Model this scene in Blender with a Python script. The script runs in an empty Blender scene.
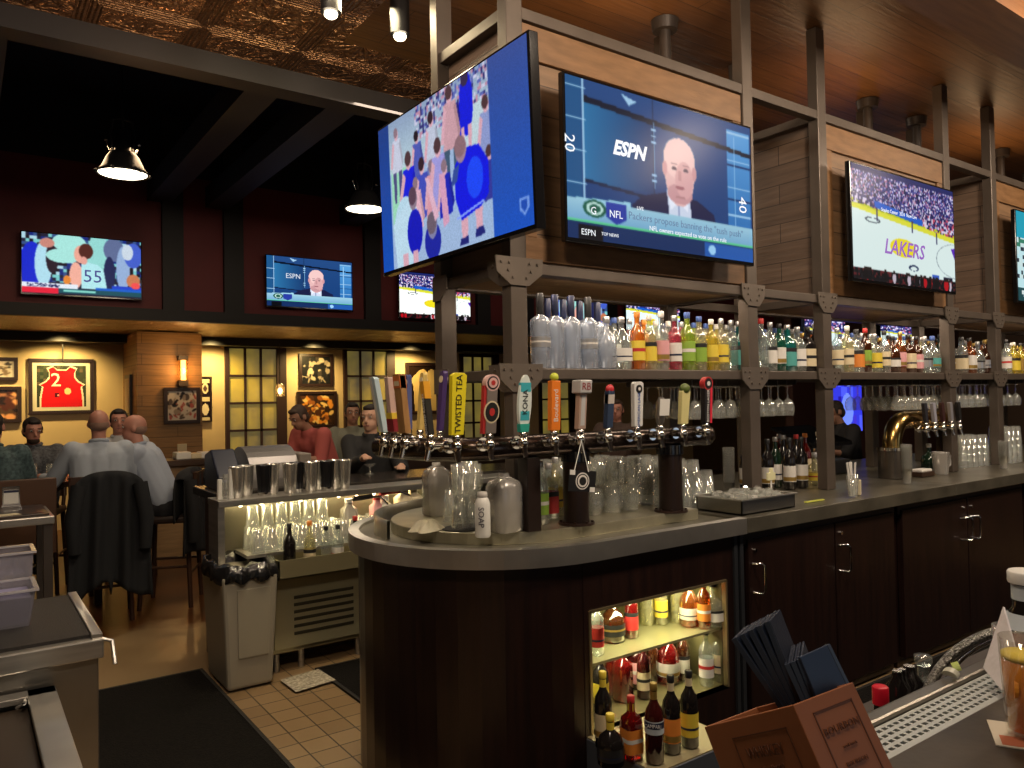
import bpy, bmesh, math, random
import numpy as np
from mathutils import Vector, Matrix
random.seed(7)
C = bpy.context.scene.collection
SC = bpy.context.scene
PI = math.pi
# ------------------------------------------------------------------ camera
F = 770.27; YAW, PIT, ROL = 0.949868, 0.020497, 0.018333; H = 1.68
def _basis():
    cy, sy = math.cos(YAW), math.sin(YAW)
    f = np.array([cy*math.cos(PIT), sy*math.cos(PIT), math.sin(PIT)])
    r0 = np.array([sy, -cy, 0.0]); d0 = np.cross(f, r0)
    return r0*math.cos(ROL)+d0*math.sin(ROL), -r0*math.sin(ROL)+d0*math.cos(ROL), f
CR, CD, CF = _basis(); CO = np.array([0, 0, H])
cam = bpy.data.objects.new('camera', bpy.data.cameras.new('camera')); C.objects.link(cam)
M4 = Matrix.Identity(4)
for i in range(3):
    M4[i][0] = CR[i]; M4[i][1] = -CD[i]; M4[i][2] = -CF[i]; M4[i][3] = CO[i]
cam.matrix_world = M4
cam.data.sensor_fit = 'HORIZONTAL'; cam.data.sensor_width = 36; cam.data.lens = F/1024*36
cam.data.clip_start = 0.05; cam.data.clip_end = 100
SC.camera = cam
# ------------------------------------------------------------------ world, lights, exposure
SC.view_settings.view_transform = 'Standard'; SC.view_settings.look = 'None'
SC.view_settings.exposure = 0.0; SC.view_settings.gamma = 1.0; SC.view_settings.use_curve_mapping = False
w = bpy.data.worlds.new('world'); SC.world = w; w.use_nodes = True
w.node_tree.nodes['Background'].inputs[0].default_value = (0.55, 0.45, 0.4, 1)
w.node_tree.nodes['Background'].inputs[1].default_value = 0.03
WARM = (1.0, 0.66, 0.36); SOFT = (1.0, 0.80, 0.60); GOLD = (1.0, 0.70, 0.26)
def area(loc, sx, sy, e, col=SOFT, tgt=None, name='area_lamp', spread=PI):
    d = bpy.data.lights.new(name, 'AREA'); d.shape = 'RECTANGLE'; d.size = sx; d.size_y = sy; d.energy = e; d.color = col; d.spread = spread
    o = bpy.data.objects.new(name, d); C.objects.link(o); o.location = loc
    if tgt is not None: o.rotation_euler = (Vector(tgt)-Vector(loc)).to_track_quat('-Z', 'Y').to_euler()
    return o
def spot(loc, tgt, e, col=WARM, ang=70, r=.04, blend=.6, name='spot_lamp'):
    d = bpy.data.lights.new(name, 'SPOT'); d.energy = e; d.color = col; d.spot_size = math.radians(ang); d.spot_blend = blend; d.shadow_soft_size = r
    o = bpy.data.objects.new(name, d); C.objects.link(o); o.location = loc
    o.rotation_euler = (Vector(tgt)-Vector(loc)).to_track_quat('-Z', 'Y').to_euler(); return o
def point(loc, e, col=WARM, r=.03, name='point_lamp'):
    d = bpy.data.lights.new(name, 'POINT'); d.energy = e; d.color = col; d.shadow_soft_size = r
    o = bpy.data.objects.new(name, d); C.objects.link(o); o.location = loc; return o
# added ceiling fill above the aisle between the two bars, brightening the room
for x, y, e in ((0.3, 0.9, 30), (2.6, 0.9, 40), (4.9, 0.9, 42), (7.3, 0.9, 42)):
    area((x, y, 3.75), .5, .5, e*1.25, SOFT, (x+.4, y+1.8, 1.6), 'ceiling_fill')
area((0.9, 3.2, 3.9), .6, .6, 16, SOFT, (1.2, 3.6, 0), 'ceiling_fill')  # more added ceiling fill, over the bar end, far bar and tables
area((2.6, 5.0, 3.9), .5, .5, 22, SOFT, (2.6, 4.6, 0), 'ceiling_fill')
area((5.5, 5.2, 3.9), .8, .8, 22, SOFT, (5.5, 4.2, 0), 'ceiling_fill')
area((1.2, 7.6, 3.9), .6, .6, 16, WARM, (1.1, 7.4, 0), 'ceiling_fill')
# added warm fill above the television boxes and below the tin, brightening both ceilings
for x in (2.9, 5.2, 7.6): area((x, 3.1, 3.50), 1.0, .3, 4.0, (1.0, .60, .30), (x, 3.1, 4.0), 'box_top_fill')
area((2.9, 1.0, 2.6), .6, .3, 5, (1, .62, .32), (3.6, 1.0, 4.0), 'plank_ceiling_fill')  # added fill hanging in mid-air, aimed up at the planks
for x, y in ((-.4, 4.6), (.9, 5.0), (.2, 3.0)): spot((x, y, 3.4), (x+.1, y-.1, 4.0), 8, (1, .62, .32), 150, .05, .8, 'tin_fill')  # added spots that brighten the pressed tin
area((1.75, 3.9, 3.9), .4, .4, 26, (1, .82, .50), (1.85, 4.8, .5), 'ceiling_fill')  # added ceiling fill for the front of the ice bin
# added light panels behind the camera, reflected as streaks in the steel
for x, c in ((-.6, (1, .8, .55)), (1.6, (.65, .8, 1)), (4.2, (1, .8, .55)), (7, (.65, .8, 1))): area((x, -1.35, 1.5), 1.2, 1.4, 3.5, c, (x, 3, 1.4), 'rear_reflection_fill')
# added fill under the television boxes, brightening the bottle shelf
for x0, x1 in ((2.05, 3.6), (4.45, 5.95), (6.9, 8.4)):
    area(((x0+x1)/2, 2.86, 2.245), x1-x0, .03, 5, SOFT, ((x0+x1)/2, 3.0, 1.8), 'shelf_fill')
# picture lights along the far wall
for x in (0.0, 1.1, 1.95, 3.05, 4.65, 6.4):
    spot((x, 11.75, 2.62), (x, 12.3, 1.75), 110, GOLD, 120, .05, 1.0, 'picture_lamp')

# ------------------------------------------------------------------ helpers
def ray(u, v): return (u-512)/F*CR+(v-384)/F*CD+CF
def A(u, v, **k):                       # point on a world plane seen at a place in the photograph
    r = ray(u, v)
    for a, i in (('x', 0), ('y', 1), ('z', 2)):
        if a in k: return Vector(CO+r*(k[a]-CO[i])/r[i])
    return Vector(CO+r*k['d'])
MATS = {}
def mat(name, col=(.5, .5, .5), rough=.5, metal=0, emit=None, es=1.0, var=0, vscale=8, stretch=(1, 1, 1), bump=0, bscale=40, spec=None, coat=0, col2=None, detail=4):
    if name in MATS: return MATS[name]
    m = bpy.data.materials.new(name); m.use_nodes = True; n = m.node_tree.nodes; l = m.node_tree.links
    p = n['Principled BSDF']; p.inputs['Base Color'].default_value = (*col, 1); p.inputs['Roughness'].default_value = rough
    p.inputs['Metallic'].default_value = metal
    if spec is not None: p.inputs['Specular IOR Level'].default_value = spec
    if coat: p.inputs['Coat Weight'].default_value = coat; p.inputs['Coat Roughness'].default_value = .15
    if emit: p.inputs['Emission Color'].default_value = (*emit, 1); p.inputs['Emission Strength'].default_value = es
    if var or bump:
        tc = n.new('ShaderNodeTexCoord'); mp = n.new('ShaderNodeMapping'); mp.inputs['Scale'].default_value = stretch
        l.new(tc.outputs['Object'], mp.inputs['Vector'])
    if var:
        t = n.new('ShaderNodeTexNoise'); t.inputs['Scale'].default_value = vscale; t.inputs['Detail'].default_value = detail; l.new(mp.outputs[0], t.inputs['Vector'])
        r = n.new('ShaderNodeValToRGB'); c2 = col2 or tuple(max(0, c*(1-var)) for c in col)
        r.color_ramp.elements[0].position = .3; r.color_ramp.elements[0].color = (*c2, 1)
        r.color_ramp.elements[1].position = .7; r.color_ramp.elements[1].color = (*col, 1)
        l.new(t.outputs['Fac'], r.inputs[0]); l.new(r.outputs[0], p.inputs['Base Color'])
    if bump:
        t = n.new('ShaderNodeTexNoise'); t.inputs['Scale'].default_value = bscale; l.new(mp.outputs[0], t.inputs['Vector'])
        b = n.new('ShaderNodeBump'); b.inputs['Strength'].default_value = bump; b.inputs['Distance'].default_value = .01
        l.new(t.outputs['Fac'], b.inputs['Height']); l.new(b.outputs[0], p.inputs['Normal'])
    MATS[name] = m; return m
def glass(name, tint=(.9, .95, .92), solid=.08, scol=(.8, .85, .85), rough=.05, edge=.35):
    """thin-walled glass: tinted see-through with a fresnel gloss and a little haze"""
    if name in MATS: return MATS[name]
    m = bpy.data.materials.new(name); m.use_nodes = True; n = m.node_tree.nodes; l = m.node_tree.links
    n.remove(n['Principled BSDF']); out = n['Material Output']
    tr = n.new('ShaderNodeBsdfTransparent'); tr.inputs[0].default_value = (*tint, 1)
    gl = n.new('ShaderNodeBsdfGlossy'); gl.inputs['Roughness'].default_value = rough; gl.inputs['Color'].default_value = (1, 1, 1, 1)
    di = n.new('ShaderNodeBsdfDiffuse'); di.inputs[0].default_value = (*scol, 1)
    m1 = n.new('ShaderNodeMixShader'); m1.inputs[0].default_value = solid; l.new(tr.outputs[0], m1.inputs[1]); l.new(di.outputs[0], m1.inputs[2])
    lw = n.new('ShaderNodeLayerWeight'); lw.inputs['Blend'].default_value = edge
    mm = n.new('ShaderNodeMath'); mm.operation = 'MULTIPLY_ADD'; mm.inputs[1].default_value = .6; mm.inputs[2].default_value = .06; l.new(lw.outputs['Facing'], mm.inputs[0])
    m2 = n.new('ShaderNodeMixShader'); l.new(mm.outputs[0], m2.inputs[0]); l.new(m1.outputs[0], m2.inputs[1]); l.new(gl.outputs[0], m2.inputs[2])
    l.new(m2.outputs[0], out.inputs[0]); MATS[name] = m; return m
def wloc(o):
    v = Vector((0, 0, 0))
    while o: v += Vector(o.location); o = o.parent
    return v
def finish(name, me, m, parent, smooth=None):
    if smooth is not None:
        for p in me.polygons: p.use_smooth = smooth
    if m is not None: me.materials.append(m)
    o = bpy.data.objects.new(name, me); C.objects.link(o)
    if parent: o.parent = parent
    return o
class MB:
    """collects shapes in world coordinates, then links them as ONE mesh object"""
    def __init__(s): s.v = []; s.f = []; s.sm = []
    def add(s, vs, fs, sm=False):
        b = len(s.v); s.v += [tuple(v) for v in vs]; s.f += [tuple(i+b for i in f) for f in fs]; s.sm += [sm]*len(fs); return s
    def box(s, a, b, rot=None, c=None):
        x0, y0, z0 = a; x1, y1, z1 = b
        vs = [Vector(p) for p in ((x0,y0,z0),(x1,y0,z0),(x1,y1,z0),(x0,y1,z0),(x0,y0,z1),(x1,y0,z1),(x1,y1,z1),(x0,y1,z1))]
        if rot is not None:
            c = Vector(c) if c is not None else sum(vs, Vector())/8
            vs = [rot@(v-c)+c for v in vs]
        return s.add(vs, [(0,3,2,1),(4,5,6,7),(0,1,5,4),(1,2,6,5),(2,3,7,6),(3,0,4,7)])
    def prism(s, poly, z0, z1, fn=None):
        """poly: 2d points ccw; fn maps (u,v,w) to world"""
        fn = fn or (lambda u, v, w: (u, v, w)); n = len(poly)
        vs = [fn(u, v, z0) for u, v in poly]+[fn(u, v, z1) for u, v in poly]
        return s.add(vs, [tuple(range(n-1, -1, -1)), tuple(range(n, 2*n))]+[(i, (i+1) % n, (i+1) % n+n, i+n) for i in range(n)])
    def cyl(s, p0, p1, r0, r1=None, n=14, caps=True, sm=True):
        return s.tube([p0, p1], [r0, r0 if r1 is None else r1], n, caps, sm)
    def tube(s, pts, rs, n=10, caps=True, sm=True):
        pts = [Vector(p) for p in pts]
        if not isinstance(rs, (list, tuple)): rs = [rs]*len(pts)
        rings = []; up = None
        for i, p in enumerate(pts):
            t = (pts[min(i+1, len(pts)-1)]-pts[max(i-1, 0)]).normalized()
            if up is None: up = t.orthogonal().normalized()
            up = (up-t*up.dot(t)); up = up.normalized() if up.length > 1e-6 else t.orthogonal().normalized()
            q = t.cross(up); rings.append([p+(up*math.cos(2*PI*k/n)+q*math.sin(2*PI*k/n))*rs[i] for k in range(n)])
        vs = [v for r in rings for v in r]; fs = []
        for i in range(len(rings)-1):
            for k in range(n): fs.append((i*n+k, i*n+(k+1) % n, (i+1)*n+(k+1) % n, (i+1)*n+k))
        s.add(vs, fs, sm)
        if caps:
            s.add(rings[0], [tuple(range(n-1, -1, -1))]); s.add(rings[-1], [tuple(range(n))])
        return s
    def lathe(s, prof, c=(0, 0, 0), n=16, sm=True, sq=0, sx=1, sy=1, caps=None):
        """prof: (r,z) pairs; sq>0 squares the section off"""
        vs = []; fs = []; c = Vector(c)
        for r, z in prof:
            for k in range(n):
                a = 2*PI*(k+.5)/n; ca, sa = math.cos(a), math.sin(a)
                if sq: q = (abs(ca)**(2+sq*4)+abs(sa)**(2+sq*4))**(-1/(2+sq*4)); ca *= q; sa *= q
                vs.append(c+Vector((r*ca*sx, r*sa*sy, z)))
        for i in range(len(prof)-1):
            for k in range(n): fs.append((i*n+k, i*n+(k+1) % n, (i+1)*n+(k+1) % n, (i+1)*n+k))
        s.add(vs, fs, sm)
        solid_ = caps if caps is not None else (len(prof) > 3)     # bands and sleeves stay open
        if solid_ and prof[0][0] > 1e-4: s.add(vs[:n], [tuple(range(n-1, -1, -1))])
        if solid_ and prof[-1][0] > 1e-4 and prof[-1][1] >= prof[-2][1]: s.add(vs[-n:], [tuple(range(n))])
        return s
    def ball(s, c, r, n=12, m=8, rot=None):
        r = (r, r, r) if not isinstance(r, (tuple, list)) else r; vs = []; fs = []; c = Vector(c)
        for j in range(m+1):
            t = PI*j/m
            for k in range(n):
                a = 2*PI*k/n; v = Vector((r[0]*math.sin(t)*math.cos(a), r[1]*math.sin(t)*math.sin(a), -r[2]*math.cos(t)))
                if rot is not None: v = rot@v
                vs.append(c+v)
        for j in range(m):
            for k in range(n): fs.append((j*n+k, j*n+(k+1) % n, (j+1)*n+(k+1) % n, (j+1)*n+k))
        return s.add(vs, fs, True)
    def cap(s, p0, p1, r0, r1=None, n=12):
        r1 = r0 if r1 is None else r1
        s.ball(p0, r0, n, 8); s.ball(p1, r1, n, 8); return s.cyl(p0, p1, r0, r1, n)
    def grid(s, fn, nu, nv, sm=True):
        vs = [fn(i/nu, j/nv) for j in range(nv+1) for i in range(nu+1)]
        return s.add(vs, [(j*(nu+1)+i, j*(nu+1)+i+1, (j+1)*(nu+1)+i+1, (j+1)*(nu+1)+i) for j in range(nv) for i in range(nu)], sm)
    def build(s, name, m, parent=None, bevel=0, solid=0, remesh=0, smooth_it=0, sub=0, seg=2):
        L = wloc(parent) if parent else Vector((0, 0, 0))
        me = bpy.data.meshes.new(name); me.from_pydata([tuple(Vector(v)-L) for v in s.v], [], s.f); me.update()
        me.polygons.foreach_set('use_smooth', s.sm)
        o = finish(name, me, m, parent)
        mods = 0
        if remesh:
            q = o.modifiers.new('r', 'REMESH'); q.mode = 'VOXEL'; q.voxel_size = remesh; q.use_smooth_shade = True; mods = 1
        if smooth_it:
            q = o.modifiers.new('s', 'SMOOTH'); q.iterations = smooth_it; q.factor = .6; mods = 1
        if solid:
            q = o.modifiers.new('t', 'SOLIDIFY'); q.thickness = solid; q.offset = 0; mods = 1
        if sub:
            q = o.modifiers.new('u', 'SUBSURF'); q.levels = sub; q.render_levels = sub; mods = 1
        if bevel:
            q = o.modifiers.new('b', 'BEVEL'); q.width = bevel; q.segments = seg; q.limit_method = 'ANGLE'; q.angle_limit = .6; q.use_clamp_overlap = True; mods = 1
        if mods:
            dg = bpy.context.evaluated_depsgraph_get(); dg.update(); new = bpy.data.meshes.new_from_object(o.evaluated_get(dg)); o.modifiers.clear(); o.data = new
            new.name = name
            if not new.materials: new.materials.append(m)
        return o
def thing(name, label, cat, loc=(0, 0, 0), group=None):
    o = bpy.data.objects.new(name, None); C.objects.link(o); o.location = loc; o.empty_display_size = .05
    o['label'] = label; o['category'] = cat
    if group: o['group'] = group
    return o
def tag(o, label, cat, group=None):
    o['label'] = label; o['category'] = cat
    if group: o['group'] = group
    return o
def struct(o): o['kind'] = 'structure'; return o
def dup(root, loc, rz=0, label=None, group=None, sc=1):
    r = root.copy(); C.objects.link(r); r.location = loc; r.rotation_euler = (0, 0, rz); r.scale = (sc, sc, sc)
    if label: r['label'] = label
    if group: r['group'] = group
    for ch in list(root.children):
        c = ch.copy(); C.objects.link(c); c.parent = r
        for g in ch.children:
            d = g.copy(); C.objects.link(d); d.parent = c
    return r
USED = set()
def place(root, loc, rz=0, label=None, group=None, sc=1):
    """the first placing moves the thing itself, later ones copy it"""
    if root.name not in USED:
        USED.add(root.name); root.location = loc; root.rotation_euler = (0, 0, rz); root.scale = (sc, sc, sc)
        if label: root['label'] = label
        if group: root['group'] = group
        return root
    return dup(root, loc, rz, label, group, sc)
ORD = ['first', 'second', 'third', 'fourth', 'fifth', 'sixth', 'seventh', 'eighth', 'ninth', 'tenth', 'eleventh', 'twelfth', 'thirteenth', 'fourteenth', 'fifteenth', 'sixteenth', 'seventeenth', 'eighteenth', 'nineteenth', 'twentieth']
def text(s, size, loc, right, up, m, parent=None, name='lettering', align='CENTER', ext=.0004, sx=1.0, shear=0, bold=0):
    cu = bpy.data.curves.new('t', 'FONT'); cu.body = s; cu.size = size; cu.align_x = align; cu.align_y = 'CENTER'; cu.extrude = ext; cu.resolution_u = 2; cu.shear = shear; cu.offset = bold
    t = bpy.data.objects.new('t', cu); C.objects.link(t)
    dg = bpy.context.evaluated_depsgraph_get(); dg.update(); me = bpy.data.meshes.new_from_object(t.evaluated_get(dg)); bpy.data.objects.remove(t); me.name = name
    right = Vector(right).normalized(); up = Vector(up).normalized(); nn = right.cross(up)
    L = wloc(parent) if parent else Vector((0, 0, 0)); loc = Vector(loc)
    for v in me.vertices: v.co = loc-L+right*v.co.x*sx+up*v.co.y+nn*v.co.z
    me.materials.clear(); return finish(name, me, m, parent)
def rotz(a): return Matrix.Rotation(a, 3, 'Z')

# ------------------------------------------------------------------ painted pictures (face colours on a grid)
class Pic:
    def __init__(s, w, h, bg):
        s.w, s.h = w, h; s.a = np.zeros((h, w, 3)); s.a[:] = bg
        yy, xx = np.mgrid[0:h, 0:w]; s.x = (xx+.5)/w; s.y = (yy+.5)/h     # y runs down
        s.rng = np.random.default_rng(5)
    def m(s, mask, c): s.a[mask] = c; return s
    def rect(s, x0, y0, x1, y1, c): return s.m((s.x >= x0) & (s.x < x1) & (s.y >= y0) & (s.y < y1), c)
    def ell(s, cx, cy, rx, ry, c, ang=0):
        X, Y = (s.x-cx), (s.y-cy)*s.h/s.w; ry = ry*s.h/s.w; ca, sa = math.cos(ang), math.sin(ang)
        return s.m(((X*ca+Y*sa)/rx)**2+((-X*sa+Y*ca)/ry)**2 < 1, c)
    def poly(s, pts, c):
        ins = np.zeros(s.x.shape, bool); n = len(pts)
        for i in range(n):
            (x0, y0), (x1, y1) = pts[i], pts[(i+1) % n]
            if y0 == y1: continue
            ins ^= ((y0 > s.y) != (y1 > s.y)) & (s.x < (x1-x0)*(s.y-y0)/(y1-y0)+x0)
        return s.m(ins, c)
    def grad(s, x0, y0, x1, y1, c0, c1, horiz=False):
        k = (s.x >= x0) & (s.x < x1) & (s.y >= y0) & (s.y < y1); t = ((s.x-x0)/(x1-x0) if horiz else (s.y-y0)/(y1-y0))[..., None]
        g = np.array(c0)*(1-t)+np.array(c1)*t; s.a[k] = g[k]; return s
    def blur(s, n=1):
        for _ in range(n):
            a = np.pad(s.a, ((1, 1), (1, 1), (0, 0)), 'edge'); s.a = (a[:-2, 1:-1]+a[2:, 1:-1]+a[1:-1, :-2]+a[1:-1, 2:]+2*a[1:-1, 1:-1])/6
        return s
    def grain(s, k): s.a = np.clip(s.a*(1+k*(s.rng.random(s.a.shape[:2])[..., None]-.5)), 0, 1); return s
    def blobs(s, n, cols, r0, r1, x0=0, y0=0, x1=1, y1=1):
        for _ in range(n):
            s.ell(x0+(x1-x0)*s.rng.random(), y0+(y1-y0)*s.rng.random(), r0+(r1-r0)*s.rng.random(), r0+(r1-r0)*s.rng.random()*1.6, cols[s.rng.integers(len(cols))], s.rng.random()*3)
        return s
    def speck(s, x0, y0, x1, y1, cols, dens=1.0, k=1):
        msk = (s.x >= x0) & (s.x < x1) & (s.y >= y0) & (s.y < y1)
        hh, ww = s.h//k+1, s.w//k+1; pick = s.rng.integers(0, len(cols), (hh, ww)); on = s.rng.random((hh, ww)) < dens
        pick = np.kron(pick, np.ones((k, k), int))[:s.h, :s.w]; on = np.kron(on, np.ones((k, k), int))[:s.h, :s.w].astype(bool)
        s.a[msk & on] = np.array(cols)[pick][msk & on]; return s
def picmat(name, es, rough=.3):
    if name in MATS: return MATS[name]
    m = bpy.data.materials.new(name); m.use_nodes = True; n = m.node_tree.nodes; l = m.node_tree.links; p = n['Principled BSDF']
    at = n.new('ShaderNodeAttribute'); at.attribute_name = 'paint'; p.inputs['Roughness'].default_value = rough; p.inputs['Specular IOR Level'].default_value = .06 if es else .5
    if es: l.new(at.outputs['Color'], p.inputs['Emission Color']); p.inputs['Emission Strength'].default_value = es; p.inputs['Base Color'].default_value = (.01, .01, .012, 1)
    else: l.new(at.outputs['Color'], p.inputs['Base Color'])
    MATS[name] = m; return m
def lin(a): a = np.clip(a, 0, 1); return np.where(a < .04045, a/12.92, ((a+.055)/1.055)**2.4)
def picture(name, tl, right, down, w, h, pic, m, parent):
    """a flat painted panel; pic colours are display colours"""
    L = wloc(parent); tl = Vector(tl)-L; right = Vector(right).normalized(); down = Vector(down).normalized()
    W, Hh = pic.w, pic.h
    gx, gy = np.meshgrid(np.arange(W+1)/W*w, np.arange(Hh+1)/Hh*h)
    co = np.array(tl)+gx[..., None]*np.array(right)+gy[..., None]*np.array(down)
    i = np.arange(Hh*W); r, c = i//W, i % W; b = r*(W+1)+c
    fs = np.stack([b, b+W+1, b+W+2, b+1], 1)
    me = bpy.data.meshes.new(name); me.vertices.add((W+1)*(Hh+1)); me.vertices.foreach_set('co', co.reshape(-1))
    me.loops.add(len(i)*4); me.loops.foreach_set('vertex_index', fs.reshape(-1).astype(np.int32))
    me.polygons.add(len(i)); me.polygons.foreach_set('loop_start', (i*4).astype(np.int32)); me.update(calc_edges=True)
    at = me.attributes.new('paint', 'FLOAT_COLOR', 'CORNER')
    col = np.concatenate([lin(pic.a.reshape(-1, 3)), np.ones((len(i), 1))], 1)
    at.data.foreach_set('color', np.repeat(col, 4, axis=0).reshape(-1).astype(np.float32))
    return finish(name, me, m, parent)

# ------------------------------------------------------------------ materials
steel = mat('steel', (.56, .54, .50), .33, .85, var=.3, vscale=3, stretch=(1, 1, 12), bump=.02)
steel_rim = mat('steel_rim', (.82, .80, .75), .36, .92, var=.2, vscale=6)
steel_rim.node_tree.nodes['Principled BSDF'].inputs['Anisotropic'].default_value = .7
steel_top = mat('steel_top', (.42, .40, .32), .33, .7, var=.4, vscale=5)
chrome = mat('chrome', (.75, .74, .72), .12, 1)
dark_metal = mat('dark_metal', (.075, .062, .055), .45, .35, var=.3, vscale=6)
post_metal = mat('post_metal', (.135, .108, .088), .42, .4, var=.25, vscale=5)
black = mat('black', (.008, .008, .009), .4)
black_gloss = mat('black_gloss', (.006, .006, .007), .12)
rubber = mat('rubber', (.012, .011, .010), .7, bump=.4, bscale=90)
white = mat('white', (.75, .74, .70), .5)
cream = mat('cream', (.66, .58, .40), .6)
def wood(name, c1, c2, rough=.45, grain=(1, 14, 14), sc=2.0, coat=0, bump=.1):
    return mat(name, c1, rough, 0, col2=c2, var=1, vscale=sc, stretch=grain, bump=bump, bscale=sc*4, coat=coat, detail=8)
espresso = wood('espresso_wood', (.020, .008, .006), (.010, .0045, .004), .34, (14, 14, .8), 2.5, .15, .04)
wood_dark = wood('wood_dark', (.06, .03, .016), (.03, .015, .009))
def planks(name, c1, c2, bw=.9, rh=.11, axes='xz', rough=.5, mortar=.006):
    """boards with their own tones (brick pattern) plus grain"""
    m = bpy.data.materials.new(name); m.use_nodes = True; n = m.node_tree.nodes; l = m.node_tree.links; p = n['Principled BSDF']
    tc = n.new('ShaderNodeTexCoord'); sp = n.new('ShaderNodeSeparateXYZ'); cb = n.new('ShaderNodeCombineXYZ'); l.new(tc.outputs['Object'], sp.inputs[0])
    for k, a in enumerate(axes): l.new(sp.outputs['XYZ'.index(a.upper())], cb.inputs[k])
    br = n.new('ShaderNodeTexBrick'); l.new(cb.outputs[0], br.inputs['Vector']); br.inputs['Scale'].default_value = 1
    br.inputs['Brick Width'].default_value = bw; br.inputs['Row Height'].default_value = rh; br.inputs['Mortar Size'].default_value = mortar*.5
    br.inputs['Color1'].default_value = (*c1, 1); br.inputs['Color2'].default_value = (*c2, 1); br.inputs['Mortar'].default_value = (*[c*.25 for c in c2], 1); br.offset = .37
    mp = n.new('ShaderNodeMapping'); mp.inputs['Scale'].default_value = (1.5, 18, 18); l.new(cb.outputs[0], mp.inputs[0])
    t = n.new('ShaderNodeTexNoise'); t.inputs['Scale'].default_value = 2; t.inputs['Detail'].default_value = 8; l.new(mp.outputs[0], t.inputs['Vector'])
    mx = n.new('ShaderNodeMix'); mx.data_type = 'RGBA'; mx.blend_type = 'MULTIPLY'; mx.inputs[0].default_value = .75
    l.new(br.outputs[0], mx.inputs[6]); l.new(t.outputs['Fac'], mx.inputs[7])
    g = n.new('ShaderNodeGamma'); g.inputs[1].default_value = .8; l.new(mx.outputs[2], g.inputs[0]); l.new(g.outputs[0], p.inputs['Base Color'])
    p.inputs['Roughness'].default_value = rough
    b = n.new('ShaderNodeBump'); b.inputs['Strength'].default_value = .35; b.inputs['Distance'].default_value = .01; l.new(t.outputs['Fac'], b.inputs['Height']); l.new(b.outputs[0], p.inputs['Normal'])
    MATS[name] = m; return m
box_front = planks('box_planks_front', (.26, .135, .06), (.17, .085, .04), 1.1, .14)
box_side = planks('box_planks_side', (.19, .115, .075), (.12, .07, .045), .6, .13, 'yz')
box_soffit = planks('box_soffit', (.30, .16, .055), (.2, .10, .035), 1.4, .2, 'xy')
trim_wood = wood('trim_wood', (.25, .13, .055), (.16, .08, .03), .5, (3, 14, 14))
ceil_wood = planks('ceiling_planks', (.21, .082, .022), (.14, .052, .014), 2.2, .16, 'xy', .4)

def floor_mat():
    m = bpy.data.materials.new('concrete_floor'); m.use_nodes = True; n = m.node_tree.nodes; l = m.node_tree.links; p = n['Principled BSDF']
    tc = n.new('ShaderNodeTexCoord'); sp = n.new('ShaderNodeSeparateXYZ'); l.new(tc.outputs['Object'], sp.inputs[0])
    t = n.new('ShaderNodeTexNoise'); t.inputs['Scale'].default_value = 1.6; t.inputs['Detail'].default_value = 7; l.new(tc.outputs['Object'], t.inputs['Vector'])
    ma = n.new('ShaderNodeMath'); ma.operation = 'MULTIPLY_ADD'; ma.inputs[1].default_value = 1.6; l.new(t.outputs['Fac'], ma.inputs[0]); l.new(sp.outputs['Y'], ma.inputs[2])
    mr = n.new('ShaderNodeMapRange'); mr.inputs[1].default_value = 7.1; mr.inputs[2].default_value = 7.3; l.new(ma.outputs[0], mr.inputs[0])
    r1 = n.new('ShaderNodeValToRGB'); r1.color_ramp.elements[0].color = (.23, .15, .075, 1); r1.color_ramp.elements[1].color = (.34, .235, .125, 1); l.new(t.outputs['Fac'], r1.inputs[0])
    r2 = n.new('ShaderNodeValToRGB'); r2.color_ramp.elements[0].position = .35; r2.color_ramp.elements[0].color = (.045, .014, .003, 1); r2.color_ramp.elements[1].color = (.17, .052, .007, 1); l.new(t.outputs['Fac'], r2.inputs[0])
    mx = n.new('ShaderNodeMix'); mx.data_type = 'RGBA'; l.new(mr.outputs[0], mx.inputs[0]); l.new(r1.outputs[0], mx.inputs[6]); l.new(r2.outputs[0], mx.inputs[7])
    l.new(mx.outputs[2], p.inputs['Base Color']); p.inputs['Roughness'].default_value = .28; return m
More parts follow.
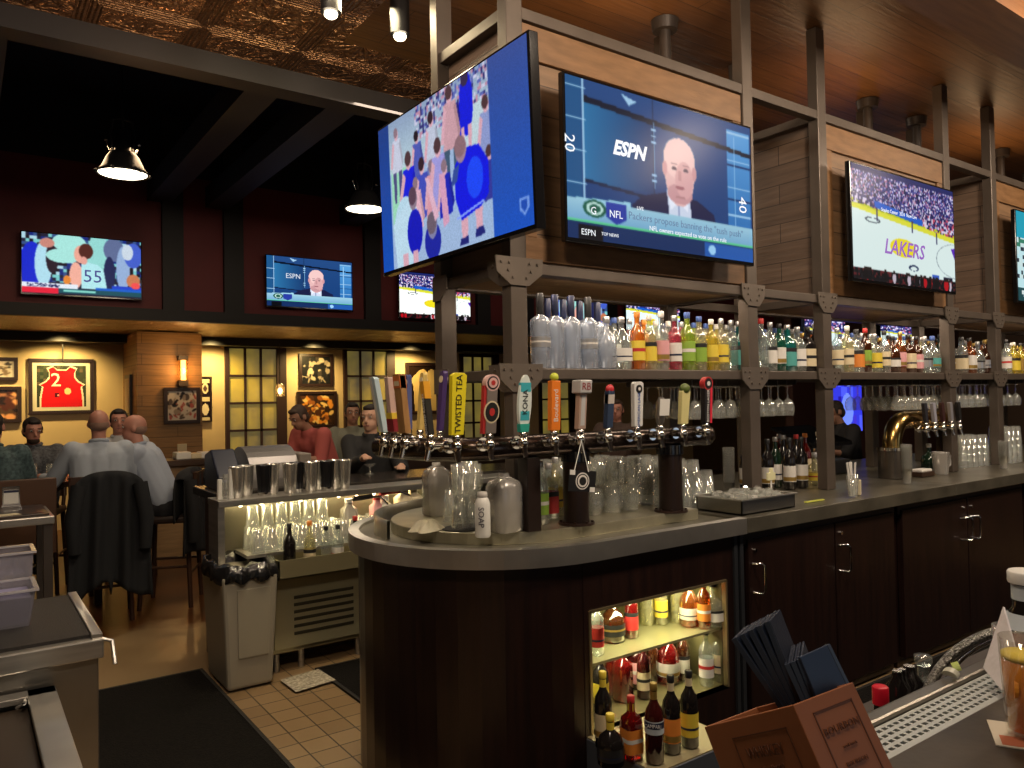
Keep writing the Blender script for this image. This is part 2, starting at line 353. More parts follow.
def tin_mat(name, col, sc=1.64):
    """pressed tin: square tiles with rings, scrolls and beaded borders"""
    m = bpy.data.materials.new(name); m.use_nodes = True; n = m.node_tree.nodes; l = m.node_tree.links; p = n['Principled BSDF']
    p.inputs['Metallic'].default_value = .85; p.inputs['Roughness'].default_value = .36
    tc = n.new('ShaderNodeTexCoord'); mp = n.new('ShaderNodeVectorMath'); mp.operation = 'SCALE'; mp.inputs[3].default_value = sc; l.new(tc.outputs['Object'], mp.inputs[0])
    fr = n.new('ShaderNodeVectorMath'); fr.operation = 'FRACTION'; l.new(mp.outputs[0], fr.inputs[0])
    sb = n.new('ShaderNodeVectorMath'); sb.operation = 'SUBTRACT'; sb.inputs[1].default_value = (.5, .5, 0); l.new(fr.outputs[0], sb.inputs[0])
    sx = n.new('ShaderNodeSeparateXYZ'); l.new(sb.outputs[0], sx.inputs[0])
    def M(op, a, b=None):
        k = n.new('ShaderNodeMath'); k.operation = op
        for i, v in enumerate((a, b)):
            if v is None: continue
            if isinstance(v, (int, float)): k.inputs[i].default_value = v
            else: l.new(v, k.inputs[i])
        return k.outputs[0]
    x, y = sx.outputs[0], sx.outputs[1]
    rad = M('SQRT', M('ADD', M('MULTIPLY', x, x), M('MULTIPLY', y, y))); ang = M('ARCTAN2', y, x)
    rays = M('MULTIPLY', M('SINE', M('MULTIPLY', ang, 16)), M('LESS_THAN', rad, .3))
    rings = M('SINE', M('MULTIPLY', rad, 55))
    mx_ = M('MAXIMUM', M('ABSOLUTE', x), M('ABSOLUTE', y)); border = M('MULTIPLY', M('SINE', M('MULTIPLY', mx_, 150)), M('GREATER_THAN', mx_, .38))
    no = n.new('ShaderNodeTexNoise'); no.inputs['Scale'].default_value = 9; no.inputs['Detail'].default_value = 2; l.new(tc.outputs['Object'], no.inputs['Vector'])
    swirl = M('SINE', M('MULTIPLY', no.outputs['Fac'], 60))
    hgt = M('ADD', M('ADD', M('MULTIPLY', rays, .7), M('MULTIPLY', rings, .25)), M('ADD', M('MULTIPLY', border, .8), M('MULTIPLY', swirl, .35)))
    b = n.new('ShaderNodeBump'); b.inputs['Strength'].default_value = 1; b.inputs['Distance'].default_value = .02; l.new(hgt, b.inputs['Height']); l.new(b.outputs[0], p.inputs['Normal'])
    p.inputs['Base Color'].default_value = (*col, 1); return m
tin = tin_mat('pressed_tin', (.30, .155, .075)); tin_low = tin_mat('pressed_tin_low', (.30, .20, .09), 2.2)
red_wall = mat('red_wall', (.15, .014, .018), .6, var=.25, vscale=2)
yellow_wall = mat('yellow_wall', (.66, .50, .27), .7, var=.12, vscale=2)
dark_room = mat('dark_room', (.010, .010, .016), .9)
beam_gray = mat('beam_gray', (.030, .026, .028), .6)
brown_tile = None

# ------------------------------------------------------------------ the setting
def sbox(name, a, b, m, bevel=0): return struct(MB().box(a, b).build(name, m, bevel=bevel))
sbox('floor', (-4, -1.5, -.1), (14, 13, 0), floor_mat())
def tile_mat():
    m = bpy.data.materials.new('quarry_tiles'); m.use_nodes = True; n = m.node_tree.nodes; l = m.node_tree.links; p = n['Principled BSDF']
    tc = n.new('ShaderNodeTexCoord'); br = n.new('ShaderNodeTexBrick'); l.new(tc.outputs['Object'], br.inputs[0]); br.offset = 0
    br.inputs['Scale'].default_value = 1; br.inputs['Brick Width'].default_value = .15; br.inputs['Row Height'].default_value = .15; br.inputs['Mortar Size'].default_value = .004
    br.inputs['Color1'].default_value = (.30, .20, .10, 1); br.inputs['Color2'].default_value = (.24, .155, .075, 1); br.inputs['Mortar'].default_value = (.05, .035, .02, 1)
    l.new(br.outputs[0], p.inputs['Base Color']); p.inputs['Roughness'].default_value = .4; return m
struct(MB().box((1.08, -1, 0), (9, 5.0, .006)).build('floor', tile_mat()))
# ceilings
sbox('ceiling', (2.0, -1.5, 4.0), (14, 4.6, 4.1), ceil_wood)
sbox('ceiling', (-4, -1.5, 4.0), (2.0, 5.36, 4.1), tin); sbox('ceiling', (2.0, 4.6, 4.0), (14, 5.36, 4.1), tin)
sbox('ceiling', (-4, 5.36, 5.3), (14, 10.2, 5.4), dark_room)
sbox('trim_1', (-4, 5.2, 3.86), (14, 5.38, 4.0), beam_gray)
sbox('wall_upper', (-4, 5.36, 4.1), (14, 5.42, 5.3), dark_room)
sbox('trim_2', (3.6, 1.80, 3.78), (14, 2.10, 4.0), wood('beam_wood', (.20, .09, .035), (.13, .055, .02), .5))
n_ = 3
for x in (0.13, 1.95, 2.62, 4.4, 6.2, 8.0): sbox('trim_%d' % n_, (x-.13, 5.38, 4.15), (x+.13, 10, 4.4), beam_gray); n_ += 1
# upper red wall with its posts and bottom beam
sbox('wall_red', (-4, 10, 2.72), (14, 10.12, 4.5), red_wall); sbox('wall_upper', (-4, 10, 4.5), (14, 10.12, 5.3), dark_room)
sbox('trim_%d' % n_, (-4, 9.90, 2.70), (14, 10, 2.84), black_soft := mat('beam_dark', (.012, .011, .013), .6)); n_ += 1
for x in (-1.3, .0, 2.095, 2.815, 4.73, 6.6, 7.45, 9.3, 11.0): sbox('trim_%d' % n_, (x-.12, 9.93, 2.84), (x+.12, 10, 5.2), black_soft); n_ += 1
sbox('ceiling', (-4, 10.0, 2.70), (14, 12.3, 2.80), tin_low)
sbox('trim_%d' % n_, (-4, 11.95, 2.58), (14, 12.3, 2.70), black_soft); n_ += 1
sbox('wall_back', (-4, 12.3, 0), (14, 12.4, 2.7), yellow_wall)
sbox('wall_left', (-4.1, -1.5, 0), (-4, 12.4, 5.4), mat('wall_brown', (.10, .06, .035), .7))
sbox('wall_right', (14, -1.5, 0), (14.1, 12.4, 5.4), mat('wall_brown'))
sbox('wall_front', (-4.1, -1.6, 0), (14.1, -1.5, 5.4), mat('wall_brown'))
# wainscot and pilaster of warm wood
sbox('trim_%d' % n_, (1.9, 11.2, 0), (2.72, 12.3, 2.68), planks('pilaster_wood', (.42, .20, .06), (.30, .14, .04), 1.2, .14, 'xz')); n_ += 1
sbox('trim_%d' % n_, (1.6, 9.1, 0), (2.6, 9.5, 1.02), planks('half_wall_wood', (.30, .16, .06), (.22, .11, .04), 1.5, .4, 'xz')); n_ += 1
sbox('trim_%d' % n_, (1.55, 9.05, 1.02), (7.5, 9.55, 1.08), wood_dark); n_ += 1
sbox('trim_%d' % n_, (2.6, 9.2, 0), (7.5, 9.5, 1.02), wood_dark); n_ += 1
# windows with dark muntins in the back wall
fro = mat('frosted_glass', (.50, .38, .06), .25, emit=(.55, .42, .10), es=.35, var=.5, vscale=1.3, col2=(.10, .09, .075))  # glow and blotchy tone paint the light coming through the panes
_n = fro.node_tree.nodes; _r = [q for q in _n if q.type == 'VALTORGB'][0]; fro.node_tree.links.new(_r.outputs[0], _n['Principled BSDF'].inputs['Emission Color'])
for i, (x0, x1, z0, z1) in enumerate(((3.38, 4.12, .85, 2.56), (5.33, 6.07, .85, 2.56), (7.65, 8.3, .85, 2.5), (9.5, 10.2, .85, 2.5))):
    f = MB()
    f.box((x0-.06, 12.24, z0-.06), (x0, 12.3, z1+.06)).box((x1, 12.24, z0-.06), (x1+.16, 12.3, z1+.06)).box((x0-.06, 12.24, z1), (x1+.06, 12.3, z1+.06)).box((x0-.06, 12.24, z0-.06), (x1+.06, 12.3, z0))
    for k in (1, 2): xx = x0+(x1-x0)*k/3; f.box((xx-.018, 12.25, z0), (xx+.018, 12.29, z1))
    for k in (1, 2, 3): zz = z1-(z1-z0)*k/4; f.box((x0, 12.25, zz-.018), (x1, 12.29, zz+.018))
    o = struct(f.build('window_%d' % (i+1), mat('muntin', (.03, .012, .010), .5)))
    g = MB().box((x0, 12.28, z0), (x1, 12.298, z1)).build('pane', fro, o)

# ------------------------------------------------------------------ television screens
def fade(c, k): return tuple(a*k for a in c)
def p_huddle(w, h):
    p = Pic(w, h, (.62, .72, .86)); B = (.05, .10, .85); D = (.08, .12, .45)
    p.grad(0, 0, 1, .35, (.55, .63, .75), (.72, .82, .86)).rect(.1, .35, .35, .75, (.60, .85, .72)); p.speck(.3, 0, .80, .22, [(.35, .4, .7), (.8, .8, .9), (.2, .2, .45), (.75, .55, .65)], .6, 3)
    p.rect(.6, .2, .8, .5, (.75, .83, .86))
    p.ell(.60, .42, .035, .20, B); p.ell(.59, .20, .03, .07, (.1, .1, .5)); p.rect(.575, .48, .61, .72, (.75, .6, .75))          # standing figure
    HN = [(.20, .12, .16), (.30, .20, .22), (.55, .45, .50), (.12, .08, .12)]; SK = (.86, .66, .72)
    def fig(x, y, k, top, hair=0, lean=0, leg=None):          # a player: head, torso, arms, legs
        p.poly([(x-.045*k+lean, y+.05*k), (x+.045*k+lean, y+.05*k), (x+.060*k, y+.36*k), (x-.055*k, y+.38*k)], top)
        p.poly([(x-.045*k+lean, y+.06*k), (x-.075*k, y+.30*k), (x-.055*k, y+.32*k), (x-.025*k+lean, y+.10*k)], SK); p.poly([(x+.045*k+lean, y+.06*k), (x+.075*k, y+.28*k), (x+.06*k, y+.32*k), (x+.03*k+lean, y+.10*k)], tuple(c*.85 for c in top))
        if leg: p.poly([(x-.05*k, y+.36*k), (x-.01*k, y+.36*k), (x-.015*k, y+.66*k), (x-.04*k, y+.66*k)], leg).poly([(x+.015*k, y+.36*k), (x+.055*k, y+.36*k), (x+.045*k, y+.66*k), (x+.02*k, y+.66*k)], leg)
        p.ell(x+lean, y, .022*k, .060*k, SK).ell(x+lean-.004, y-.018*k, .024*k, .050*k, HN[hair])
    fig(.15, .10, .7, (.78, .80, .88), 2, 0, (.3, .3, .5)); fig(.55, .06, .9, (.80, .62, .66), 1, 0, (.25, .35, .45)); fig(.42, .14, .8, (.75, .78, .86), 0, 0, (.4, .45, .7)); fig(.77, .24, .8, (.55, .60, .80), 1); fig(.31, .20, .7, (.30, .35, .70), 3)
    p.ell(.655, .17, .042, .19, B).ell(.65, .02, .025, .05, (.2, .15, .3)); p.poly([(.62, .30), (.64, .30), (.635, .50), (.62, .50)], SK).poly([(.66, .30), (.685, .30), (.68, .48), (.665, .48)], SK)
    fig(.22, .32, 1.0, B, 1, .02, None); fig(.34, .40, .9, (.25, .30, .72), 0); fig(.41, .44, .8, (.85, .60, .66), 2); fig(.46, .34, 1.0, (.62, .60, .86), 1); fig(.50, .48, .8, (.10, .14, .70), 2); fig(.29, .50, .8, (.90, .70, .76), 2); fig(.78, .52, .7, (.20, .22, .60), 1)
    p.ell(.20, .78, .095, .24, (.72, .85, .92)).poly([(.10, .70), (.25, .55), (.31, .70), (.28, .98), (.12, 1)], (.74, .86, .93)); p.ell(.27, .80, .058, .15, (.05, .08, .72)); p.ell(.265, .58, .030, .075, (.55, .48, .55)).ell(.26, .56, .030, .060, (.35, .25, .32)); p.poly([(.17, .92), (.21, .92), (.21, 1), (.17, 1)], SK).poly([(.25, .92), (.29, .92), (.29, 1), (.25, 1)], SK)
    p.ell(.40, .90, .058, .12, (.10, .14, .62)); p.ell(.40, .80, .034, .085, (.50, .50, .66)).ell(.395, .785, .034, .070, (.42, .36, .42)); p.poly([(.46, .50), (.50, .52), (.52, .82), (.48, .84)], (.84, .62, .74)); p.poly([(.36, .48), (.39, .50), (.45, .76), (.42, .78)], (.88, .70, .78))
    p.poly([(.57, .50), (.63, .42), (.72, .44), (.775, .56), (.77, .74), (.72, .80), (.60, .84), (.565, .70)], (.05, .09, .88)); p.ell(.69, .62, .05, .12, (.10, .28, .98)); p.ell(.61, .42, .036, .080, (.62, .50, .58)).ell(.605, .40, .036, .065, (.55, .42, .45)); p.poly([(.56, .52), (.60, .50), (.58, .60), (.54, .62)], (.2, .3, .6))
    p.poly([(.57, .815), (.74, .765), (.74, .778), (.57, .83)], (.55, .65, 1)); p.poly([(.595, .84), (.64, .83), (.635, .95), (.60, .955)], SK).poly([(.685, .81), (.73, .80), (.725, .92), (.69, .925)], SK); p.poly([(.59, .95), (.64, .94), (.64, .985), (.58, .99)], (.12, .14, .45)).poly([(.685, .92), (.73, .91), (.74, .96), (.68, .97)], (.12, .14, .45))
    p.grad(.79, 0, 1, 1, (.20, .30, .58), (.10, .32, .75)).grad(0, 0, .09, 1, (.04, .22, .52), (.05, .30, .72))
    p.poly([(.93, .84), (.98, .84), (.98, .90), (.955, .94), (.93, .90)], (.45, .6, .9)); p.poly([(.94, .855), (.97, .855), (.97, .895), (.955, .92), (.94, .895)], (.12, .3, .7)); return p
def p_studio(w, h):
    p = Pic(w, h, (.11, .27, .47)); L = (.62, .78, .90)
    p.grad(0, 0, 1, 1, (.13, .28, .50), (.05, .22, .45)).grad(.08, .14, .42, .64, (.16, .44, .64), (.07, .22, .42), True)
    p.grad(.85, .05, .99, .86, (.35, .62, .85), (.12, .40, .68)).rect(0, 0, .07, .85, (.10, .32, .52))
    p.poly([(.08, .10), (1, .20), (1, .23), (.08, .14)], (.02, .07, .16)).poly([(.08, .62), (.42, .66), (.42, .68), (.08, .64)], (.04, .12, .25)); p.rect(.42, 0, .428, .70, (.04, .12, .25)).rect(.85, .3, 1, .315, (.06, .2, .4)).rect(.85, .55, 1, .565, (.06, .2, .4))
    for y in np.arange(.05, .85, .2): p.rect(.0, y, .09, y+.008, L).rect(.85, y+.02, .99, y+.03, L)
    p.rect(.075, 0, .083, .8, L).rect(.425, .15, .43, .6, (.45, .65, .82)).rect(.89, .1, .897, .85, (.55, .75, .9))
    for y in (.2, .24, .28, .5, .54): p.rect(.415, y, .44, y+.012, L)
    p.poly([(.26, .02), (.34, .05), (.30, .09)], L)
    # presenter
    p.poly([(.30, .86), (.31, .73), (.36, .66), (.50, .60), (.66, .62), (.76, .70), (.79, .86)], (.08, .10, .26)); p.poly([(.49, .58), (.62, .58), (.63, .86), (.51, .86)], (.80, .84, .92)); p.rect(.552, .66, .560, .86, (.55, .60, .75)); p.poly([(.50, .60), (.56, .66), (.51, .72)], (.9, .92, .98)); p.poly([(.61, .60), (.56, .66), (.61, .72)], (.9, .92, .98))
    sk = (.88, .70, .70); p.ell(.565, .47, .082, .215, sk).ell(.565, .36, .088, .145, (.92, .76, .75)).ell(.483, .44, .014, .05, (.8, .58, .6)).ell(.648, .44, .014, .05, (.8, .58, .6)).ell(.565, .60, .07, .07, (.78, .58, .60)).ell(.59, .50, .05, .13, (.84, .64, .65))
    for ex in (.535, .60): p.ell(ex, .43, .014, .011, (.30, .22, .30)); p.rect(ex-.018, .395, ex+.018, .405, (.62, .45, .48))
    p.rect(.556, .44, .572, .51, (.76, .55, .56)); p.ell(.566, .555, .026, .012, (.62, .38, .42)); p.ell(.566, .622, .03, .008, (.70, .5, .52))
    # lower third
    p.grad(0, .75, 1, .88, (.60, .78, .86), (.45, .66, .80)).poly([(0, .75), (.3, .72), (.3, .75)], (.6, .8, .88)).rect(0, .88, 1, .892, (.35, .80, .55)).rect(0, .892, 1, 1, (.05, .17, .36)).rect(.05, .91, .16, 1, (.01, .02, .06)).rect(.70, .90, 1, 1, (.12, .34, .66))
    p.ell(.125, .80, .055, .055, (.10, .35, .28)).ell(.125, .80, .040, .040, (.75, .88, .85)).ell(.125, .80, .027, .026, (.10, .35, .28)); p.poly([(.18, .745), (.28, .745), (.28, .84), (.23, .88), (.18, .84)], (.14, .22, .62)); p.ell(.745, .95, .022, .035, (.6, .8, .95)); return p
def p_court(w, h, white=(.86, .93, .92)):
    p = Pic(w, h, white); sp = [(.10, .12, .38), (.16, .18, .50), (.75, .70, .85), (.30, .30, .62), (.06, .06, .2), (.65, .40, .55), (.85, .85, .95)]
    p.rect(0, 0, 1, .46, (.10, .12, .34)).speck(0, .04, 1, .46, sp, .85, 2).grad(0, .0, 1, .05, (.1, .15, .4), (.1, .12, .35))
    p.poly([(0, .30), (.18, .35), (1, .44), (1, .50), (.3, .42), (0, .40)], (.75, .78, .10)); p.poly([(.2, .28), (.66, .36), (.66, .42), (.2, .34)], (.08, .36, .78)); p.speck(0, .25, .18, .34, [(.85, .8, .9), (.15, .15, .4), (.1, .1, .2)], .8, 3).speck(.66, .30, 1, .46, [(.85, .8, .9), (.75, .3, .4), (.1, .1, .3)], .7, 3)
    p.poly([(0, .34), (1, .47), (1, .52), (0, .38)], (.86, .86, .22)); p.poly([(0, .38), (1, .52), (1, 1), (0, 1)], white)
    p.ell(.18, .46, .07, .025, (.2, .25, .3)).ell(.18, .46, .055, .018, white); p.ell(.46, .66, .125, .085, (.92, .85, .12))
    for a in np.linspace(1.6, 4.7, 60): p.ell(1.02+.22*math.cos(a), .70-.17*math.sin(a), .003, .005, (.45, .5, .55))
    for x, y in ((.215, .36), (.55, .40), (.80, .46)): p.rect(x, y, x+.012, y+.10, (.25, .25, .4)).ell(x+.006, y, .008, .012, (.35, .22, .2))
    p.ell(.56, .83, .05, .028, (.1, .15, .3)).ell(.56, .835, .035, .018, white); p.rect(.75, .86, .82, .93, (.2, .35, .75)).rect(.87, .87, .97, .94, (.12, .12, .2)).rect(.89, .885, .95, .925, white)
    p.speck(0, .90, 1, 1, [(.02, .02, .03), (.03, .03, .06), (.35, .1, .12), (.08, .08, .1)], 1, 3)
    for i in range(26):
        x = p.rng.random(); c = [(.02, .02, .03), (.7, .05, .1), (.04, .04, .06), (.75, .7, .75), (.03, .03, .04)][i % 5]; p.ell(x, .95, .018, .05, c).ell(x, .90, .010, .018, (.12, .08, .07))
    p.poly([(.96, .58), (1, .57), (1, .68)], (.35, .15, .7)); return p
def p_player(w, h):
    p = Pic(w, h, (.12, .12, .2)); p.speck(0, 0, 1, .8, [(.08, .15, .45), (.45, .75, .75), (.1, .08, .12), (.65, .8, .85), (.2, .3, .5)], .8, 6)
    T = (.62, .85, .82)
    for cx, cy, rx, ry, c in ((.08, .55, .10, .40, (.08, .15, .75)), (.17, .50, .07, .38, (.65, .82, .88)), (.24, .40, .05, .25, (.15, .1, .15)), (.38, .12, .14, .16, T), (.33, .35, .14, .12, T), (.62, .35, .09, .45, (.55, .80, .78)), (.76, .18, .09, .20, (.35, .40, .55)), (.84, .50, .06, .40, (.55, .65, .8)), (.93, .25, .08, .22, (.25, .35, .75)), (.88, .20, .05, .14, (.75, .8, .85)), (.72, .60, .05, .3, (.12, .14, .3)), (.93, .70, .06, .12, (.75, .45, .3)), (.20, .15, .06, .08, (.75, .5, .45))): p.ell(cx, cy, rx, ry, c)
    p.rect(.74, .80, 1, .93, (.12, .25, .75)); p.ell(.435, .66, .055, .22, (.90, .65, .58)); p.poly([(.48, .48), (.52, .42), (.62, .46), (.67, .55), (.70, .88), (.48, .88)], (.66, .86, .88)); p.ell(.475, .30, .055, .15, (.88, .62, .55)).ell(.52, .24, .06, .13, (.30, .14, .12)).ell(.50, .40, .03, .07, (.85, .6, .55)); p.ell(.36, .75, .03, .08, (.85, .5, .2)).ell(.95, .78, .04, .06, (.9, .3, .3))
    p.rect(0, .82, .45, .90, (.85, .88, .92)).rect(0, .90, .29, .99, (.85, .12, .22)).rect(.29, .90, 1, .97, (.10, .30, .35)).rect(.6, .85, 1, .90, (.1, .35, .75)).speck(.03, .83, .3, .89, [(.1, .1, .3)], .5, 2).rect(.33, .91, .6, .95, (.5, .8, .75)); return p
def p_scores(w, h):
    p = Pic(w, h, (.75, .90, .92)); p.rect(0, 0, 1, .3, (.10, .62, .72)).rect(0, .3, 1, .4, (.2, .5, .4)); p.speck(0, .3, .6, .75, [(.15, .2, .25), (.8, .9, .9)], .5, 3); p.rect(0, .86, 1, 1, (.10, .28, .30)).speck(.05, .88, .5, .96, [(.85, .9, .9)], .5, 3); return p
def p_blue(w, h):
    p = Pic(w, h, (.20, .22, .85)); p.speck(0, 0, 1, 1, [(.3, .35, .95), (.15, .1, .6), (.5, .6, 1), (.25, .2, .8)], .5, 6); p.ell(.5, .6, .2, .3, (.45, .55, 1)); return p
scr = picmat('screen', .95, .25); scr_far = picmat('screen_far', 1.15, .3)
def tv(tl, right, down, w, h, pic, label, group, m=scr, t=.05, bz=.012):
    """tl: top-left corner of the housing front; the back faces away"""
    tl = Vector(tl); right = Vector(right).normalized(); down = Vector(down).normalized(); n = down.cross(right).normalized()   # towards viewer
    if n.dot(Vector(CO)-tl) < 0: n = -n
    base = tl+right*w/2+down*h
    T = thing('television', label, 'television', base, group)
    def fn(u, v, k): return tl+right*u+down*v+n*k
    MB().prism([(0, 0), (w, 0), (w, h), (0, h)], -t, 0, fn).build('housing', black_gloss, T, bevel=.004)
    picture('screen', tl+right*bz+down*bz+n*.0015, right, down, w-2*bz, h-2*bz-.006, pic, m, T)
    MB().prism([(w*.3, h*.3), (w*.7, h*.3), (w*.7, h*.75), (w*.3, h*.75)], -(.119 if abs(right.y) > .5 else (.122 if tl.y > 6 and tl.y < 7 else .137)), -t, fn).build('wall_bracket', black, T)
    return T, fn
G_TV = 'televisions mounted round the bar shelving'
G_FT = 'televisions on the red wall'
X_ = Vector((1, 0, 0)); Y_ = Vector((0, 1, 0)); Z_ = Vector((0, 0, 1))
em_white = mat('screen_lettering', (.1, .1, .1), .4, emit=(.85, .92, 1), es=.9)
em_dark = mat('screen_dark_lettering', (.02, .05, .1), .4, emit=(.05, .12, .25), es=1)
em_purple = mat('screen_purple_lettering', (.1, .05, .2), .4, emit=(.16, .05, .35), es=1)
em_green = mat('screen_green_lettering', (.1, .1, .1), .4, emit=(.55, .9, .75), es=.9)
# end television on the short face (its screen faces -x); tilted slightly down
r = Vector((0, -1, 0)); dn = Vector((.030, 0, -1))
T, fn = tv((1.865, 3.835, 3.175), Vector((.0, -1.39, 0)), dn, 1.385, .805, p_huddle(260, 150).blur(1).grain(.10), 'big television on the end of the bar shelving showing a blue sports huddle', G_TV)
# sport studio television
def tvx(x0, x1, z0, z1, y, pic, label, g, m=scr, t=.034): return tv((x0, y, z1), X_, -Z_, x1-x0, z1-z0, pic, label, g, m, t)
T, fn = tvx(2.215, 3.56, 2.392, 3.165, 2.66, p_studio(230, 132).blur(1), 'big television showing a bald presenter in a dark suit in a blue studio', G_TV)
def onscreen(T, fn, w, h, s, u, v, size, m, align='CENTER', sx=1): return text(s, size, fn(u*w, v*h, .003), X_, Z_, m, T, align=align, sx=sx)
w_, h_ = 1.345, .773
text('ESPN', .095, fn(.30*w_, .385*h_, .003), X_, Z_, em_white, T, shear=.3, bold=.004)
onscreen(T, fn, w_, h_, 'Packers propose banning the "tush push"', .61, .79, .052, em_dark)
onscreen(T, fn, w_, h_, "NFL owners expected to vote on the rule", .61, .85, .034, em_white)
onscreen(T, fn, w_, h_, 'ESPN', .10, .935, .04, em_white); onscreen(T, fn, w_, h_, 'TOP NEWS', .20, .93, .022, em_white); onscreen(T, fn, w_, h_, 'NFL', .23, .80, .05, em_white); onscreen(T, fn, w_, h_, 'LIVE', .35, .735, .025, em_white)
onscreen(T, fn, w_, h_, 'G', .125, .80, .05, em_white)
text('20', .085, fn(.022*w_, .42*h_, .003), -Z_, X_, em_white, T); text('40', .09, fn(.93*w_, .58*h_, .003), -Z_, X_, em_white, T)
T, fn = tvx(4.535, 5.89, 2.385, 3.145, 2.66, p_court(230, 130).blur(1), 'big television showing a basketball court with a yellow circle', G_TV)
w_, h_ = 1.355, .76
text('LAKERS', .14, fn(.47*w_, .665*h_, .003), X_, Z_, em_purple, T, sx=1.1, shear=.25, bold=.002); onscreen(T, fn, w_, h_, 'Staples Center  2024  Now Live', .43, .35, .035, em_white)
T, fn = tvx(6.93, 8.3, 2.39, 3.15, 2.66, p_scores(120, 68), 'big television cut by the right edge with a turquoise scoreboard', G_TV)
# far wall televisions
T, fn = tvx(.527, 1.734, 2.925, 3.62, 9.86, p_player(200, 116).blur(2).grain(.08), 'far television on the red wall showing a player in shirt 55', G_FT, scr_far)
text('55', .20, fn(.575*1.207, .66*.695, .004), X_, Z_, mat('screen_navy', (0, 0, 0), .4, emit=(.03, .04, .25), es=1), T)
T, fn = tvx(3.19, 4.39, 2.935, 3.615, 9.86, p_studio(160, 92), 'far television on the red wall showing a bald presenter', G_FT, scr_far)
text('ESPN', .09, fn(.3*1.2, .385*.68, .004), X_, Z_, em_white, T)
T, fn = tvx(5.09, 6.31, 2.87, 3.56, 9.86, p_court(160, 92, (.97, .99, .97)), 'far television on the red wall showing a basketball court', G_FT, scr_far)
T, fn = tvx(7.9, 9.12, 2.85, 3.54, 9.86, p_player(120, 68), 'far television on the red wall glimpsed above the frosted bottles', G_FT, scr_far)
T, fn = tvx(9.55, 10.95, 2.80, 3.50, 9.86, p_court(120, 68, (.9, .98, 1)), 'far television on the red wall glimpsed above the flavoured bottles', G_FT, scr_far)
sbox('wall_partition', (9.2, 6.3, 0), (14, 6.42, 3.3), mat('wall_maroon', (.06, .022, .018), .6))
def part_tv(u0, v0, u1, v1, pic, lab):
    a = A(u0, v0, y=6.14); b2 = A(u1, v1, y=6.14); return tvx(a.x, b2.x, b2.z, a.z, 6.17, pic, lab, G_FT, scr_far, .05)
part_tv(833, 376, 865, 432, p_blue(60, 34), 'blue glowing television low behind the bartender')
part_tv(806, 316, 848, 350, p_court(60, 34), 'far television half hidden behind the fourth bay of bottles')
part_tv(882, 321, 918, 350, p_court(60, 34), 'far television just showing above the liqueur bottles of the third bay')

# ------------------------------------------------------------------ bar shelving frame
PX = [2.030, 3.685, 4.425, 6.045, 6.835, 8.45, 9.24]; PY = [2.805, 3.415]
FR = thing('shelving_frame', 'brown riveted steel shelving frame rising from the island bar to the ceiling', 'shelving', (2.03, 2.8, 1.08))
for x in PX:
    for y in PY: MB().box((x-.045, y-.035, 1.082 if x > 3 else 1.122), (x+.045, y+.035, 3.995)).build('post', post_metal, FR, bevel=.004)
def beam(a, b): return MB().box(a, b).build('beam', post_metal, FR, bevel=.003)
for y in PY:
    for z0, z1 in ((2.25, 2.30), (3.41, 3.465), (1.772, 1.82)):
        beam((PX[0]+.045, y-.03, z0), (PX[-1], y+.03, z1))
for x in PX:
    for z0, z1 in ((2.25, 2.30), (3.41, 3.465), (1.772, 1.82)): beam((x-.03, PY[0]+.03, z0), (x+.03, PY[1]-.03, z1))
MB().box((PX[0]-.02, PY[0]-.02, 1.80), (PX[-1], PY[1]+.02, 1.822)).build('shelf_board', mat('shelf_board', (.10, .075, .055), .35, .2), FR)
def bracket(x, z, big=1.0, side=False):
    s = .105*big; b = MB(); poly = [(-s, .04), (-s*.95, -.03), (-.05, -.085), (.05, -.085), (s*.95, -.03), (s, .04)]
    if side: poly = [(u if u > -.06 else u, v) for u, v in poly]
    y = PY[0]-.036
    b.prism(poly, 0, .008, lambda u, v, k: (x+u, y-k, z+v))
    for u, v in ((-.08, .015), (-.045, .015), (.045, .015), (.08, .015), (-.03, -.05), (.03, -.05), (-.05, -.02), (.05, -.02)): b.cyl((x+u*big, y-.014, z+v), (x+u*big, y-.007, z+v), .007, n=8)
    b.build('bracket', mat('bracket_metal', (.17, .14, .115), .4, .5), FR)
for x in PX:
    bracket(x, 2.275, 1.25 if x < 2.1 else 1.0); bracket(x, 1.80, 1.15)
for z in (2.275, 1.80):
    x = PX[0]-.046
    b2_ = MB(); b = MB().prism([(-.035, .04), (-.035, -.085), (.035, -.085), (.13, -.03), (.14, .04)], 0, .008, lambda u, v, k, z=z: (x-k, PY[0]+u, z+v))
    b2_.prism([(.035, .04), (.035, -.085), (-.035, -.085), (-.10, -.03), (-.10, .04)], 0, .008, lambda u, v, k, z=z: (x-k, PY[1]+u, z+v)).build('bracket', mat('bracket_metal', (.17, .14, .115), .4, .5), FR)
    for u, v in ((0, .015), (.045, .015), (.09, .015), (0, -.05), (.04, -.03)): b.cyl((x-.014, PY[0]+u, z+v), (x-.007, PY[0]+u, z+v), .007, n=8)
    b.build('bracket', mat('bracket_metal'), FR)
